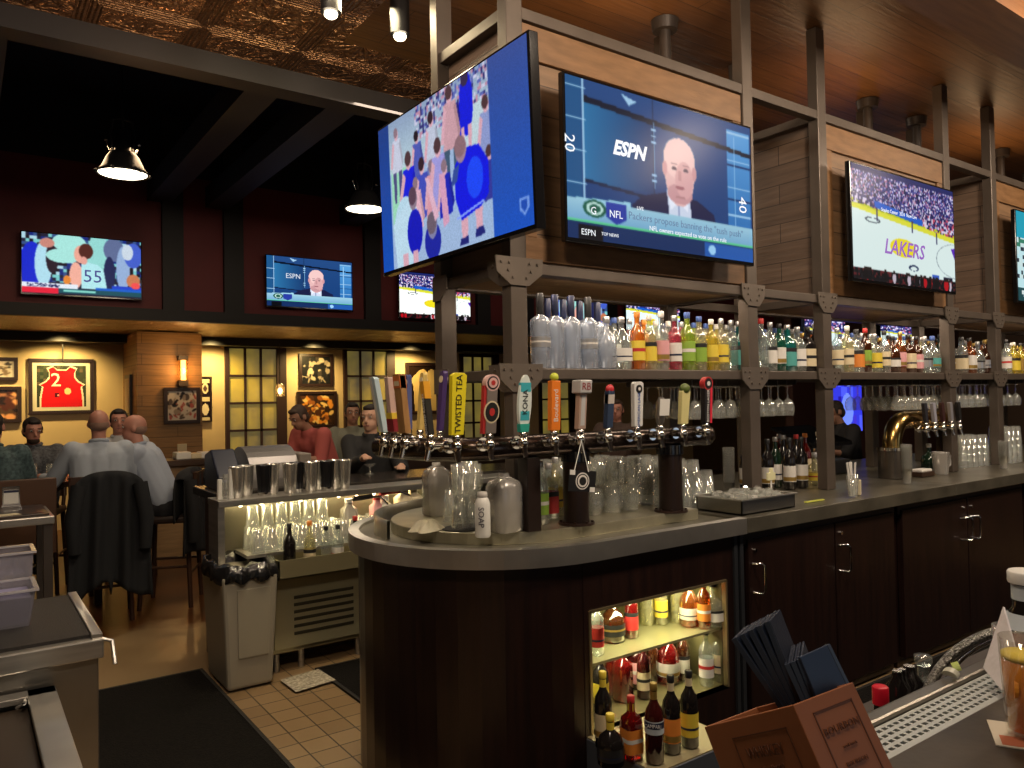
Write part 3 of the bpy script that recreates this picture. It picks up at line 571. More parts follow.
# wooden television boxes between the posts
for i, (a, c, lab) in enumerate(((0, 1, 'plank box behind the studio television at the corner of the shelving'), (2, 3, 'plank box behind the basketball television'), (4, 5, 'plank box at the right edge of the photo'))):
    x0, x1 = PX[a]+.05, PX[c]-.05; y0, y1 = PY[0]-.005, PY[1]+.0
    B = thing('television_box', lab, 'cabinet', ((x0+x1)/2, (y0+y1)/2, 2.30), 'plank television boxes')
    MB().box((x0, y0, 2.305), (x1, y0+.02, 3.405)).build('front_panel', box_front, B)
    MB().box((x0-.03, y0+.05, 2.305), (x0-.005, y1-.04, 3.405)).build('side_panel', box_side, B); MB().box((x1+.005, y0+.05, 2.305), (x1+.03, y1-.04, 3.405)).build('side_panel', box_side, B)
    MB().box((x0, y0+.03, 2.262), (x1, y1, 2.285)).build('soffit', box_soffit, B); MB().box((x0, y1-.02, 2.305), (x1, y1, 3.405)).build('back_panel', box_front, B)
    for nm, a_, b_ in (('trim_board', (x0, y0-.018, 3.24), (x1, y0-.001, 3.40)), ('trim_board', (x0, y0-.018, 2.31), (x1, y0-.001, 2.42)), ('trim_board', (x0, y0-.016, 2.42), (x0+.07, y0-.001, 3.24)), ('trim_board', (x1-.07, y0-.016, 2.42), (x1, y0-.001, 3.24))):
        MB().box(a_, b_).build(nm, trim_wood, B, bevel=.003)
# ceiling support pipes with flanges
for i, (x, y) in enumerate(((3.53, 3.25), (5.84, 3.26), (6.58, 3.25), (8.15, 3.24))):
    P = thing('support_pipe', 'black ceiling support pipe with round flange, %s along the shelving' % ORD[i], 'pipe', (x, y, 3.47), 'ceiling support pipes')
    MB().cyl((x, y, 3.47), (x, y, 3.97), .035, n=14).build('pipe', dark_metal, P); MB().cyl((x, y, 3.93), (x, y, 3.995), .075, .085, n=16).build('flange', dark_metal, P)

# ------------------------------------------------------------------ island bar
def outline(d, x1=9.6, k=22, back=True):
    """plan of the bar with a half-round end, inset by d, counter-clockwise from the front right"""
    cx, cy, R = 2.14, 3.13, .72-d; pts = [(x1, 2.41+d)]
    pts = [(cx+R*math.cos(a), cy+R*math.sin(a)) for a in [-PI/2-PI*i/k for i in range(k+1)]]
    return [(x1, cy-R)]+pts+[(x1, cy+R)]
def cw(p): return list(reversed(p))
WT = thing('bar_counter', 'long stainless steel counter with a rounded end and polished rim', 'counter', (2.1, 3.16, 1.0))
MB().prism(cw(outline(.012)), 1.012, 1.066).build('counter_top', steel_top, WT)
rim = MB(); o1, o2 = outline(0, x1=3.12), outline(.05, x1=3.12); n = len(o1)
for i in range(n-1):
    a, b, c, d = o1[i], o1[i+1], o2[i+1], o2[i]
    rim.add([(*a, 1.005), (*b, 1.005), (*b, 1.082), (*a, 1.082), (*d, 1.082), (*c, 1.082), (*d, 1.060), (*c, 1.060), (*d, 1.005), (*c, 1.005)], [(0, 1, 2, 3)], True); rim.add([(*a, 1.082), (*b, 1.082), (*c, 1.082), (*d, 1.082)], [(0, 1, 2, 3)], True); rim.add([(*d, 1.082), (*c, 1.082), (*c, 1.058), (*d, 1.058)], [(0, 1, 2, 3)], True); rim.add([(*a, 1.005), (*d, 1.005), (*c, 1.005), (*b, 1.005)], [(0, 1, 2, 3)])
rim.build('rim', steel_rim, WT)
MB().box((3.12, 2.41, 1.005), (5.25, 3.9, 1.08)).build('work_surface', mat('counter_slab', (.24, .22, .17), .3, .6, var=.5, vscale=4), WT, bevel=.004)
MB().box((5.256, 2.41, 1.005), (9.6, 3.9, 1.08)).build('work_surface', mat('counter_slab'), WT, bevel=.004)
ti = [(p[0], p[1]) for p in outline(.2, x1=3.0)]
MB().prism(cw(ti), 1.066, 1.118).build('raised_tier', mat('tier_steel', (.48, .45, .33), .3, .7, var=.3, vscale=9), WT, bevel=.004)
b = MB(); pr = [(2.14+.60*math.cos(a), 3.13+.60*math.sin(a)) for a in np.linspace(PI*1.0, PI*.55, 14)]; pi = [(2.14+.585*math.cos(a), 3.13+.585*math.sin(a)) for a in np.linspace(PI*1.0, PI*.55, 14)]
for i in range(13): b.add([(*pr[i], 1.06), (*pr[i+1], 1.06), (*pr[i+1], 1.15), (*pr[i], 1.15), (*pi[i], 1.15), (*pi[i+1], 1.15), (*pi[i+1], 1.06), (*pi[i], 1.06)], [(0, 1, 2, 3), (3, 2, 5, 4), (4, 5, 6, 7)], True)
b.build('splash_guard', steel_top, WT)
# curved wooden front
BB = thing('curved_bar', 'curved dark stained wooden bar front below the steel counter', 'bar', (2.1, 3.16, 0))
NX0, NX1, NZ0, NZ1 = 2.13, 3.005, .28, .79
o1 = outline(.045); c = MB(); cur = o1[1:]
for i in range(len(cur)-1): a, b2 = cur[i], cur[i+1]; c.add([(*a, .0), (*b2, .0), (*b2, 1.005), (*a, 1.005)], [(0, 1, 2, 3)], True)
c.build('curved_panel', espresso, BB)
yf = 2.455
MB().box((2.10, yf, 0), (NX0, yf+.03, 1.005)).box((NX0, yf, NZ1), (NX1, yf+.03, 1.005)).box((NX0, yf, 0), (NX1, yf+.03, NZ0)).box((NX1, yf, 0), (3.06, yf+.03, 1.005)).build('front_panel', espresso, BB)
MB().box((3.06, yf-.012, 0), (3.085, yf+.03, 1.005)).box((3.105, yf-.012, 0), (3.13, yf+.03, 1.005)).build('steel_edge', mat('edge_steel', (.10, .11, .13), .3, .8), BB)
nb = MB(); yb = 2.95
nb.box((NX0-.01, yb, NZ0), (NX1+.01, yb+.01, NZ1)).box((NX0-.012, yf+.03, NZ0), (NX0, yb, NZ1)).box((NX1, yf+.03, NZ0), (NX1+.012, yb, NZ1)).box((NX0, yf+.03, NZ1), (NX1, yb, NZ1+.01)).box((NX0, yf, NZ0-.01), (NX1, yb, NZ0))
nb.build('niche_lining', mat('niche_lining', (.20, .18, .08), .35, .2, var=.4, vscale=6), BB)
MB().box((NX0, 2.485, .545), (NX1, yb, .557)).build('niche_shelf', mat('niche_shelf', (.30, .28, .15), .3, .3), BB)
MB().box((NX0-.004, yf-.006, NZ0), (NX0+.008, yf+.02, NZ1)).box((NX1-.008, yf-.006, NZ0), (NX1+.004, yf+.02, NZ1)).box((NX0, yf-.006, NZ1-.008), (NX1, yf+.02, NZ1+.004)).build('niche_frame', mat('niche_frame', (.45, .36, .2), .3, .8), BB)
MB().box((2.10, 2.06, .10), (2.58, yf, .272)).build('pull_out_tray', mat('tray_steel', (.13, .15, .19), .35, .5), BB, bevel=.003)
MB().box((2.105, 2.065, .272), (2.575, yf, .278)).build('tray_liner', mat('tray_liner', (.38, .33, .2), .4, .4), BB)
area(((NX0+NX1)/2, 2.60, .54), .8, .04, 4, (1.0, .90, .55), ((NX0+NX1)/2, 2.70, .3), 'niche_lamp_and_fill')  # added fill under the shelf, brightening the lower bottles
area(((NX0+NX1)/2, 2.55, NZ1-.012), .8, .05, 5, (1.0, .93, .52), ((NX0+NX1)/2, 2.72, .3), 'niche_lamp_and_fill')
# cabinets to the right
def cabinet(x0, x1, xs, hside, lab):
    K = thing('bar_cabinet', lab, 'cabinet', ((x0+x1)/2, 2.8, 0), 'dark under-counter cabinets')
    MB().box((x0, 2.49, .007), (x1, 3.85, 1.0)).build('body', espresso, K)
    MB().box((x0, 2.462, .94), (x1, 2.50, 1.0)).build('top_rail', mat('rail_metal', (.045, .038, .036), .35, .4), K)
    for i in range(len(xs)-1):
        d = MB().box((xs[i]+.006, 2.450, .07), (xs[i+1]-.006, 2.488, .965)).build('door', espresso, K, bevel=.003)
        hx = xs[i]+.055 if hside[i] == 'l' else xs[i+1]-.055
        hb = MB(); hb.tube([(hx-.02 if hside[i] == 'l' else hx-.05, 2.449, .84), (hx, 2.405, .845), (hx+.012, 2.40, .83), (hx+.012, 2.40, .71), (hx, 2.405, .695), (hx-.02 if hside[i] == 'l' else hx-.05, 2.449, .70)], .0065, 8)
        hb.build('handle', chrome, d); MB().cyl((hx, 2.449, .905), (hx, 2.440, .905), .009, n=10).build('lock', chrome, d)
cabinet(3.15, 4.58, [3.17, 3.93, 4.56], 'll', 'dark two door bar cabinet beside the lit bottle niche')
cabinet(4.62, 6.38, [4.645, 5.49, 6.36], 'rl', 'dark two door bar cabinet right of the first one')
cabinet(6.42, 8.4, [6.44, 7.4, 8.38], 'll', 'dark bar cabinet furthest to the right under the counter')

# ------------------------------------------------------------------ bottles and glasses
def rnd(a, b): return a+(b-a)*random.random()
PROF = {
 'tall':  (.27, [(.030, 0), (.037, .006), (.037, .17), (.034, .19), (.016, .215), (.013, .225), (.013, .262)], .013, (.045, .14)),
 'wine':  (.31, [(.030, 0), (.038, .006), (.038, .19), (.034, .215), (.018, .245), (.014, .26), (.014, .305)], .014, (.05, .15)),
 'vodka': (.38, [(.042, 0), (.048, .006), (.048, .22), (.044, .235), (.018, .255), (.015, .27), (.015, .30)], .016, (.10, .15)),
 'round': (.24, [(.035, 0), (.048, .01), (.050, .11), (.044, .15), (.022, .18), (.014, .195), (.014, .23)], .015, (.04, .10)),
 'square': (.25, [(.034, 0), (.040, .006), (.040, .15), (.036, .17), (.016, .19), (.014, .20), (.014, .24)], .014, (.03, .13)),
 'squat': (.20, [(.045, 0), (.055, .01), (.055, .09), (.045, .12), (.02, .14), (.015, .15), (.015, .19)], .016, (.03, .08)),
}
BM = {
 'clear': glass('bottle_clear', (.88, .93, .92), .12, (.75, .8, .8)), 'frost': glass('bottle_frosted', (.82, .86, .92), .40, (.50, .56, .66), .25),
 'green': glass('bottle_green', (.12, .42, .30), .30, (.03, .22, .15)), 'teal': glass('bottle_teal', (.05, .40, .38), .45, (.02, .25, .24)), 'dark': mat('bottle_dark', (.012, .010, .010), .1, spec=.7),
 'darkgreen': mat('bottle_dark_green', (.008, .022, .012), .1, spec=.7), 'amber': glass('bottle_amber', (.60, .22, .04), .3, (.35, .10, .02)), 'red': glass('bottle_red', (.50, .03, .02), .35, (.25, .01, .01)),
 'pale': glass('bottle_pale', (.90, .88, .62), .2, (.75, .72, .50)), 'yellow': glass('bottle_yellow', (.85, .75, .15), .35, (.75, .6, .08)), 'pink': glass('bottle_pink', (.85, .25, .35), .3, (.65, .12, .18)), 'orange': glass('bottle_orange', (.9, .35, .05), .4, (.75, .25, .03)), 'lime': glass('bottle_lime', (.55, .75, .15), .35, (.45, .6, .08)),
 'brown': glass('bottle_brown', (.25, .08, .02), .4, (.10, .03, .01)), 'cola': mat('bottle_deep_red', (.045, .006, .006), .1, spec=.7)}
LM = {'white': mat('label_white', (.72, .70, .66), .5), 'cream': mat('label_cream', (.68, .58, .38), .5), 'red': mat('label_red', (.50, .03, .03), .5), 'black': mat('label_black', (.02, .02, .022), .4), 'blue': mat('label_blue', (.05, .10, .32), .5),
 'yellow': mat('label_yellow', (.75, .58, .06), .5), 'orange': mat('label_orange', (.75, .25, .04), .5), 'green': mat('label_green', (.25, .42, .05), .5), 'pink': mat('label_pink', (.70, .35, .38), .5), 'gold': mat('label_gold', (.45, .30, .08), .35, .6), 'navy': mat('label_navy', (.015, .02, .06), .4), 'silver': mat('label_silver', (.55, .55, .56), .3, .7), 'teal': mat('label_teal', (.08, .35, .33), .5)}
BCACHE = {}
def bottle_proto(prof, body, label, cap, neck=None):
    k = (prof, body, label, cap, neck)
    if k in BCACHE: return BCACHE[k]
    h, pr, nr, (l0, l1) = PROF[prof]
    T = thing('bottle', 'bottle', 'bottle')
    sq = 1 if prof == 'square' else 0
    n = 16 if not sq else 16
    MB().lathe(pr, n=n, sq=sq).build('body', BM[body], T)
    z1 = pr[-1][1]; ch = .03 if prof != 'vodka' else .085; zc = z1-ch*.3 if prof != 'vodka' else z1-.06
    MB().lathe([(nr+.001, zc), (nr+.0025, zc+.004), (nr+.0025, z1+ch*.6), (nr, z1+ch*.68)], n=10).build('cap', LM[cap], T)
    if label:
        rr = pr[2][0]+.0012
        if prof == 'squat': rr = .0565
        if prof == 'round': rr = .0515
        MB().lathe([(rr, l0), (rr, l1)], n=n, sq=sq).build('label', LM[label], T)
        c2 = {'white': 'red', 'cream': 'black', 'yellow': 'red', 'black': 'gold', 'blue': 'white', 'red': 'white'}.get(label, 'white')
        q_ = len(BCACHE) % 4; lo, hi = ((.45, .62), (.78, 1.0), (.05, .30), (.30, .40))[q_]; c2 = (c2, 'black' if label not in ('black', 'navy') else 'gold', 'gold', 'navy')[q_]
        MB().lathe([(rr+.0006, l0+(l1-l0)*lo), (rr+.0006, l0+(l1-l0)*hi)], n=n, sq=sq).build('label_band', LM[c2], T)
    if neck: MB().lathe([(nr+.0008, z1-.045), (nr+.0008, z1-.012)], n=10).build('neck_label', LM[neck], T)
    BCACHE[k] = T; return T
DESC = {'clear': 'clear glass', 'frost': 'frosted clear', 'green': 'green glass', 'teal': 'teal', 'dark': 'black', 'darkgreen': 'dark green', 'amber': 'amber', 'red': 'red', 'pale': 'pale straw', 'yellow': 'yellow', 'pink': 'pink', 'orange': 'orange', 'lime': 'lime green', 'brown': 'brown', 'cola': 'deep red'}
PD = {'tall': 'tall', 'wine': 'wine', 'vodka': 'extra tall', 'round': 'round', 'square': 'square', 'squat': 'squat'}
def put(spec, u, v, where, ordn, group, rz=0, sc=1, plane=None, at=None):
    prof, body, label, cap = spec[:4]; neck = spec[4] if len(spec) > 4 else None
    T = bottle_proto(prof, body, label, cap, neck); P = at if at is not None else A(u, v, **plane)
    lab = '%s %s bottle%s, %s' % (DESC[body], PD[prof], (', %s label' % label) if label else '', where % ordn if '%s' in where else where)
    return place(T, P, rz, lab, group, sc)
SHZ = 1.823
def shelf_pos(u, y):      # a spot on the bottle shelf at depth y under picture column u
    r = ray(u, 372); k = y/r[1]; return Vector((r[0]*k, y, SHZ))
FV = ('vodka', 'frost', None, 'navy'); FV2 = ('vodka', 'frost', 'silver', 'black')
bays = [
 ('corner bay shelf', 'bottles on the shelf of the corner bay', [(541, FV2), (556, FV), (572, FV), (589, FV2), (607, ('round', 'frost', None, 'silver')), (622, ('round', 'clear', 'white', 'silver')), (638, ('tall', 'orange', 'yellow', 'orange')), (650, ('tall', 'pale', 'yellow', 'white')), (662, ('tall', 'clear', 'pink', 'white')), (675, ('tall', 'pink', 'white', 'silver')), (688, ('tall', 'lime', 'green', 'blue')), (700, ('tall', 'pale', 'green', 'blue')), (712, ('tall', 'yellow', 'yellow', 'white')), (722, ('tall', 'pale', 'yellow', 'silver')), (732, ('tall', 'clear', None, 'silver')), (740, ('square', 'teal', 'teal', 'silver')), (747, ('square', 'teal', None, 'silver'))]),
 ('second bay shelf', 'bottles on the shelf of the second bay', [(762, ('tall', 'clear', None, 'red')), (771, ('tall', 'clear', 'white', 'silver')), (780, ('tall', 'green', 'white', 'black')), (788, ('square', 'teal', 'teal', 'silver')), (798, ('square', 'clear', 'white', 'silver')), (808, ('square', 'dark', 'cream', 'black')), (816, ('tall', 'dark', None, 'white')), (824, ('tall', 'dark', 'white', 'black'))]),
 ('third bay shelf', 'bottles on the shelf of the third bay', [(838, ('tall', 'clear', 'cream', 'silver')), (848, ('tall', 'pale', 'cream', 'white')), (857, ('square', 'clear', 'orange', 'black')), (866, ('tall', 'brown', 'green', 'red')), (875, ('square', 'clear', 'yellow', 'silver')), (885, ('tall', 'clear', 'cream', 'black')), (893, ('round', 'brown', 'white', 'black')), (901, ('tall', 'amber', 'pink', 'gold')), (909, ('square', 'brown', 'cream', 'black')), (917, ('square', 'brown', 'pink', 'black')), (925, ('round', 'clear', 'silver', 'silver')), (933, ('round', 'clear', 'teal', 'blue')), (941, ('tall', 'darkgreen', 'gold', 'black')), (948, ('round', 'dark', 'gold', 'black'))]),
 ('fourth bay shelf', 'bottles on the shelf of the fourth bay', [(962, ('square', 'clear', 'cream', 'black')), (970, ('square', 'amber', 'white', 'black')), (978, ('round', 'clear', 'silver', 'silver')), (986, ('round', 'brown', 'silver', 'gold')), (993, ('tall', 'clear', 'white', 'silver'))]),
 ('right edge bay shelf', 'bottles on the shelf of the bay at the right edge', [(1007, ('tall', 'clear', 'white', 'black')), (1014, ('square', 'yellow', 'yellow', 'white')), (1021, ('square', 'yellow', 'gold', 'black')), (1028, ('tall', 'amber', 'cream', 'black')), (1036, ('tall', 'clear', 'blue', 'silver'))]),
]
alt = [('tall', 'clear', None, 'silver'), ('tall', 'clear', 'white', 'blue'), ('round', 'clear', None, 'silver'), ('tall', 'amber', 'cream', 'black'), ('square', 'brown', 'black', 'gold'), ('tall', 'pale', 'white', 'silver')]
for where, g, lst in bays:
    for k, (u, sp_) in enumerate(lst):
        tall_ = sp_[0] == 'vodka'
        put(sp_, 0, 0, '%s in front row, '+where, ORD[k], g, rnd(-.3, .3), 1 if tall_ else rnd(1.02, 1.13), at=shelf_pos(u, 2.875 if tall_ else 2.865))
    us = [u for u, _ in lst]
    for k in range(len(us)-1):
        u = (us[k]+us[k+1])/2+.5; sp_ = FV if u < 600 else (alt[(k*5+len(us)) % 6] if not where.startswith('corner') or u < 640 else lst[k][1])
        if us[k+1]-us[k] > 14 and u > 700: continue
        put(sp_, 0, 0, '%s in second row, '+where, ORD[k], g, rnd(-.3, .3), 1, at=shelf_pos(u, 3.00))
    for k in range(0, len(us)-1, 2):
        u = us[k]+3; put(alt[(k*3+1) % 6], 0, 0, '%s in back row, '+where, ORD[k//2], g, 0, 1.02, at=shelf_pos(u, 3.14))
clear_glass = glass('drinking_glass', (.95, .96, .94), .13, (.9, .93, .9), .05, .28)
# wine glasses hanging upside down under the shelf
wg = thing('wine_glass', 'wine glass', 'glass')
MB().lathe([(.033, 0), (.040, .03), (.040, .055), (.030, .085), (.008, .105)], n=14).build('bowl', clear_glass, wg)
MB().lathe([(.004, .104), (.004, .178)], n=8).build('stem', clear_glass, wg); MB().lathe([(.004, .176), (.034, .182), (.034, .185)], n=14).build('foot', clear_glass, wg)
for bi, (x0, x1, nx, nm) in enumerate(((3.30, 3.60, 4, 'the corner bay'), (3.77, 4.15, 5, 'the second bay'), (5.45, 5.96, 6, 'the third bay'), (6.13, 6.75, 7, 'the fourth bay'), (6.95, 7.4, 4, 'the bay at the right edge'))):
    R_ = thing('glass_rack', 'steel rail rack for hanging stemware under the shelf in '+nm, 'rack', ((x0+x1)/2, 3.1, 1.765), 'hanging glass racks')
    for k in range(nx+1):
        x = x0+(x1-x0)*(k-.5)/(nx-1); MB().box((x-.004, 2.85, 1.742), (x+.004, 3.36, 1.771)).build('rail', dark_metal, R_)
    for k in range(nx):
        for j in range(4):
            place(wg, (x0+(x1-x0)*k/(nx-1), 2.88+j*.12, 1.553), 0, 'clear stemmed wine glass hanging upside down in '+nm, 'wine glasses hanging in '+nm)
# straight pint glasses standing upside down on the counter
pg = thing('pint_glass', 'pint glass', 'glass')
MB().lathe([(.044, 0), (.042, .004), (.031, .145), (.0, .147)], n=16).lathe([(.040, .002), (.029, .138)], n=16).build('glass_wall', clear_glass, pg)
def pints(spots, where, group, tiers=1):
    for x, y, z, t in spots:
        for k in range(t): place(pg, (x, y, z+k*.052), 0, 'upturned pint glass '+where, group)
mug = thing('beer_mug', 'mug', 'mug')
MB().lathe([(.036, 0), (.040, .004), (.042, .13), (.039, .13), (.036, .012), (0, .012)], n=14).build('cup', clear_glass, mug)
MB().tube([(.040, 0, .105), (.068, 0, .10), (.074, 0, .065), (.066, 0, .035), (.040, 0, .03)], .006, 8).build('handle', clear_glass, mug)
TZ = 1.119
sp_ = []
for i in range(4):
    for j in range(3): sp_.append((2.345+i*.125, 2.80+j*.105, TZ))
for i, (x, y, z) in enumerate(sp_):
    place(mug, (x, y, z), rnd(-.15, .15), 'clear glass beer mug grouped between the tap tower pedestals', 'beer mugs between the pedestals')
    if i % 3 or i > 5: place(mug, (x, y, z+.133), rnd(-.15, .15), 'clear beer mug stacked on the mugs between the tap tower pedestals', 'second layer of beer mugs')
pints([(2.93+i*.09, 2.80+j*.095, 1.083 if 2.93+i*.09 > 3.05 else 1.12, 3 if j else 2) for i in range(5) for j in range(3)], 'stacked on the counter right of the second pedestal', 'pint glasses right of the second pedestal')
pints([(6.35+i*.09, 2.86+j*.10, 1.083, 3) for i in range(5) for j in range(2)], 'stacked between the last two posts', 'pint glasses between the last two posts')
pints([(7.0+i*.09, 2.80+j*.10, 1.083, 4) for i in range(3) for j in range(2)], 'stacked at the right edge of the counter', 'pint glasses at the right edge')

# ------------------------------------------------------------------ draft tower and taps
brass = mat('brass', (.55, .36, .12), .22, 1, var=.3, vscale=6)
pipe_m = mat('tower_pipe', (.075, .055, .045), .22, .8, var=.3, vscale=5)
ped_m = mat('pedestal', (.022, .012, .009), .35, .3)
DT = thing('draft_tower', 'dark steel beer tower pipe running round the end of the bar on pedestals', 'beer tower', (2.2, 2.68, 1.12))
TY = 2.66; cen = []
arc = [(1.60, 3.30, 1.472), (1.60, 2.95, 1.475)]+[(1.60+.29*(1-math.cos(a)), 2.95-.29*math.sin(a), 1.477) for a in (PI/8, PI/4, 3*PI/8)]+[(1.89, TY, 1.48), (3.12, TY, 1.48)]
MB().tube(arc, .050, 16).build('pipe', pipe_m, DT)
MB().ball((3.12, TY, 1.48), .055).build('end_cap', pipe_m, DT)
for i, (x, y, sq) in enumerate(((1.985, 2.66, True), (2.245, 2.66, False), (2.835, 2.64, False))):
    b = MB()
    if sq: b.box((x-.035, y-.035, 1.118), (x+.035, y+.035, 1.43))
    else: b.cyl((x, y, 1.118), (x, y, 1.43), .058, n=20)
    pd = b.build('pedestal', ped_m, DT, bevel=.002)
    if not sq:
        f = MB().cyl((x, y, 1.118), (x, y, 1.128), .082, n=22)
        for k in range(8): f.cyl((x+.071*math.cos(k*PI/4), y+.071*math.sin(k*PI/4), 1.127), (x+.071*math.cos(k*PI/4), y+.071*math.sin(k*PI/4), 1.135), .006, n=6)
        f.build('flange', mat('flange', (.06, .035, .028), .3, .6), pd)
        MB().cyl((x, y, 1.40), (x, y, 1.445), .066, n=20).build('collar', black_gloss, pd)
FAUC = {}
def faucet(parent, P, d):
    """shank out of the pipe, body and spout; P is the foot of the handle, d the outward direction"""
    P = Vector(P); d = Vector(d); z = Vector((0, 0, 1))
    b = MB().cyl(P-d*.07-z*.025, P+d*.005-z*.025, .017, n=12).ball(P-z*.025, (.023, .023, .026)).tube([P-z*.02, P+d*.008-z*.05, P+d*.018-z*.085], [.014, .013, .010], 10).cyl(P-d*.055-z*.025, P-d*.045-z*.025, .028, n=12)
    b.build('faucet', chrome, parent); MB().cyl(P-z*.005, P+z*.025, .012, .009, n=10).ball(P+z*.008, .017).build('collar', chrome, parent)
def tap(x, y, d, hname, label, m, h, wid, kind='paddle', extra=None, lean=0, z0=None):
    z0 = z0 or 1.528; P = Vector((x, y, z0)); d = Vector(d).normalized()
    T = thing('beer_tap', label, 'beer tap', (x, y, z0), 'beer taps along the tower')
    faucet(T, P, d)
    side = Vector((-d.y, d.x, 0)); s2 = side+Vector((0, 0, 0)); up = (Z_+side*lean+d*.10).normalized(); B = P+Z_*.02
    def fn(u, v, k): return B+side*u+up*v+d*k
    b = MB()
    if kind == 'paddle': b.prism([(-wid*.42, 0), (wid*.42, 0), (wid*.5, h*.96), (wid*.3, h), (-wid*.3, h), (-wid*.5, h*.96)], -.012, .012, fn)
    elif kind == 'board':          # surf board
        pts = [(math.sin(t)*wid*.5*(1 if math.cos(t) < 0 else 1), h*.5-math.cos(t)*h*.5) for t in np.linspace(0, 2*PI, 22)[:-1]]; b.prism(pts, -.008, .008, fn)
    elif kind == 'round': b.tube([fn(0, 0, 0), fn(0, h*.1, 0), fn(0, h*.5, 0), fn(0, h*.85, 0), fn(0, h, 0)], [.010, wid*.42, wid*.5, wid*.45, wid*.3], 12)
    elif kind == 'bar': b.prism([(-wid*.5, 0), (wid*.5, 0), (wid*.5, h), (-wid*.5, h)], -.014, .014, fn)
    hd = b.build('handle', m, T, bevel=.002)
    if extra: extra(T, fn, hd, side, up, h, wid)
    return T
fr_d = Vector((0, -1, 0)); lf_d = Vector((-1, 0, 0))
def mt(n, c=(.5, .5, .5), r=.4, me=0): return mat('tap_'+n, c, r, me)
def word(s, size, col, v=.5, k=.0135, vert=True):
    def f(T, fn, hd, side, up, h, wid):
        if vert: text(s, size, fn(0, h*v, k), -up if False else up, side if False else -side, mt('ink_'+col, {'black': (.01, .01, .01), 'white': (.8, .8, .78), 'red': (.6, .02, .02), 'blue': (.03, .1, .4)}[col]), T)
        else: text(s, size, fn(0, h*v, k), side, up, mt('ink_'+col, {'black': (.01, .01, .01), 'white': (.8, .8, .78), 'red': (.6, .02, .02), 'blue': (.03, .1, .4)}[col]), T)
    return f
def both(*fs):
    def f(*a):
        for g in fs: g(*a)
    return f
def disc(v, r, cols, u=0, k0=.0):
    def f(T, fn, hd, side, up, h, wid):
        for i, (c, q) in enumerate(cols):
            n = 24; MB().prism([(u*wid+r*q*math.cos(2*PI*t/n), h*v+r*q*math.sin(2*PI*t/n)*(1.25 if k0 else 1)) for t in range(n)], -.014-.001*i if i == 0 else .01, .0145+.0012*i, fn).build('badge', mt('badge_'+c, {'white': (.75, .72, .68), 'black': (.015, .015, .015), 'red': (.5, .03, .03), 'yellow': (.8, .6, .05), 'pink': (.7, .45, .42), 'cream': (.7, .6, .4), 'blue': (.05, .12, .35), 'green': (.12, .22, .05)}[c]), T)
    return f
def blob(v, r, m, nm='topper', sq=(1, 1, 1)):
    def f(T, fn, hd, side, up, h, wid): MB().ball(fn(0, h*v, 0), (r*sq[0], r*sq[1], r*sq[2]), 14, 10).build(nm, m, T)
    return f
def band(v0, v1, m, k=.0136, w0=-.5, w1=.5, nm='printed_band'):
    def f(T, fn, hd, side, up, h, wid): MB().prism([(wid*w0, h*v0), (wid*w1, h*v0), (wid*w1, h*v1), (wid*w0, h*v1)], -k, k, fn).build(nm, m, T)
    return f
ty = 2.545
X0 = lambda u: A(u, 430, y=ty).x
tap(X0(456), ty, fr_d, 'a', 'yellow paddle tap handle with black tea brand lettering', mt('yellow', (.85, .72, .02)), .24, .066, 'paddle', word('TWISTED TEA', .036, 'black'))
tap(X0(489), ty, fr_d, 'b', 'red and silver tap handle with round cow badge above a black oval', mt('silver_red', (.32, .27, .25), .3, .6), .19, .05, 'bar', both(disc(1.06, .033, [('pink', 1), ('black', .8), ('pink', .62), ('red', .3)]), disc(.45, .036, [('cream', 1), ('black', .85), ('red', .35)], k0=1), band(0, 1, mt('deep_red', (.45, .03, .03)), .010, -.75, -.5)))
tap(X0(523), ty, fr_d, 'c', 'turquoise and white surfboard tap handle', mt('surf_white', (.70, .78, .75)), .235, .066, 'board', both(band(.70, .86, mt('turquoise', (.05, .42, .50)), .0088, -.38, .38), band(.20, .36, mt('turquoise'), .0088, -.34, .34), lambda T, fn, hd, side, up, h, wid: MB().prism([(-.02, 0), (.02, 0), (.024, h*.14), (-.024, h*.14)], -.012, .012, fn).build('fin_base', mt('sea_green', (.03, .38, .30)), T), word('KONA', .036, 'black', .52, .0095)))
tap(X0(554), ty, fr_d, 'd', 'orange tap handle topped by a small green and yellow ball', mt('orange', (.85, .22, .02)), .21, .048, 'bar', both(blob(1.07, .019, mt('lime_yellow', (.55, .62, .05))), word('Boulevard', .034, 'white', .5, .0145)), lean=-.05)
tap(X0(580), ty, fr_d, 'e', 'white and brown block topped tap handle hung with a round tag', mt('brown_white', (.42, .30, .24)), .155, .042, 'bar', both(lambda T, fn, hd, side, up, h, wid: MB().prism([(-.034, h), (.034, h), (.034, h+.058), (-.034, h+.058)], -.03, .03, fn).build('topper', mt('cream_block', (.70, .62, .52)), T, bevel=.006), band(.1, .95, mt('cream_block'), .0145, -.25, .3), lambda T, fn, hd, side, up, h, wid: text('RB', .045, fn(0, h+.028, .031), side, up, mt('dark_red_ink', (.25, .02, .02)), T)))
tap(X0(608), ty, fr_d, 'f', 'slim dark blue tap handle with a small red top', mt('navy', (.03, .05, .10)), .165, .036, 'bar', both(blob(1.05, .022, mt('red_top', (.55, .03, .04)), sq=(1, .7, .9)), band(.65, .9, mt('pale_band', (.55, .5, .45)), .0146)))
tap(X0(637), ty, fr_d, 'g', 'white paddle tap handle with a black shield badge and blue lettering', mt('white', (.72, .72, .70)), .205, .060, 'paddle', both(disc(.84, .019, [('black', 1), ('white', .4)]), word('AMERICAN LAGER', .022, 'blue', .40)), lean=-.06)
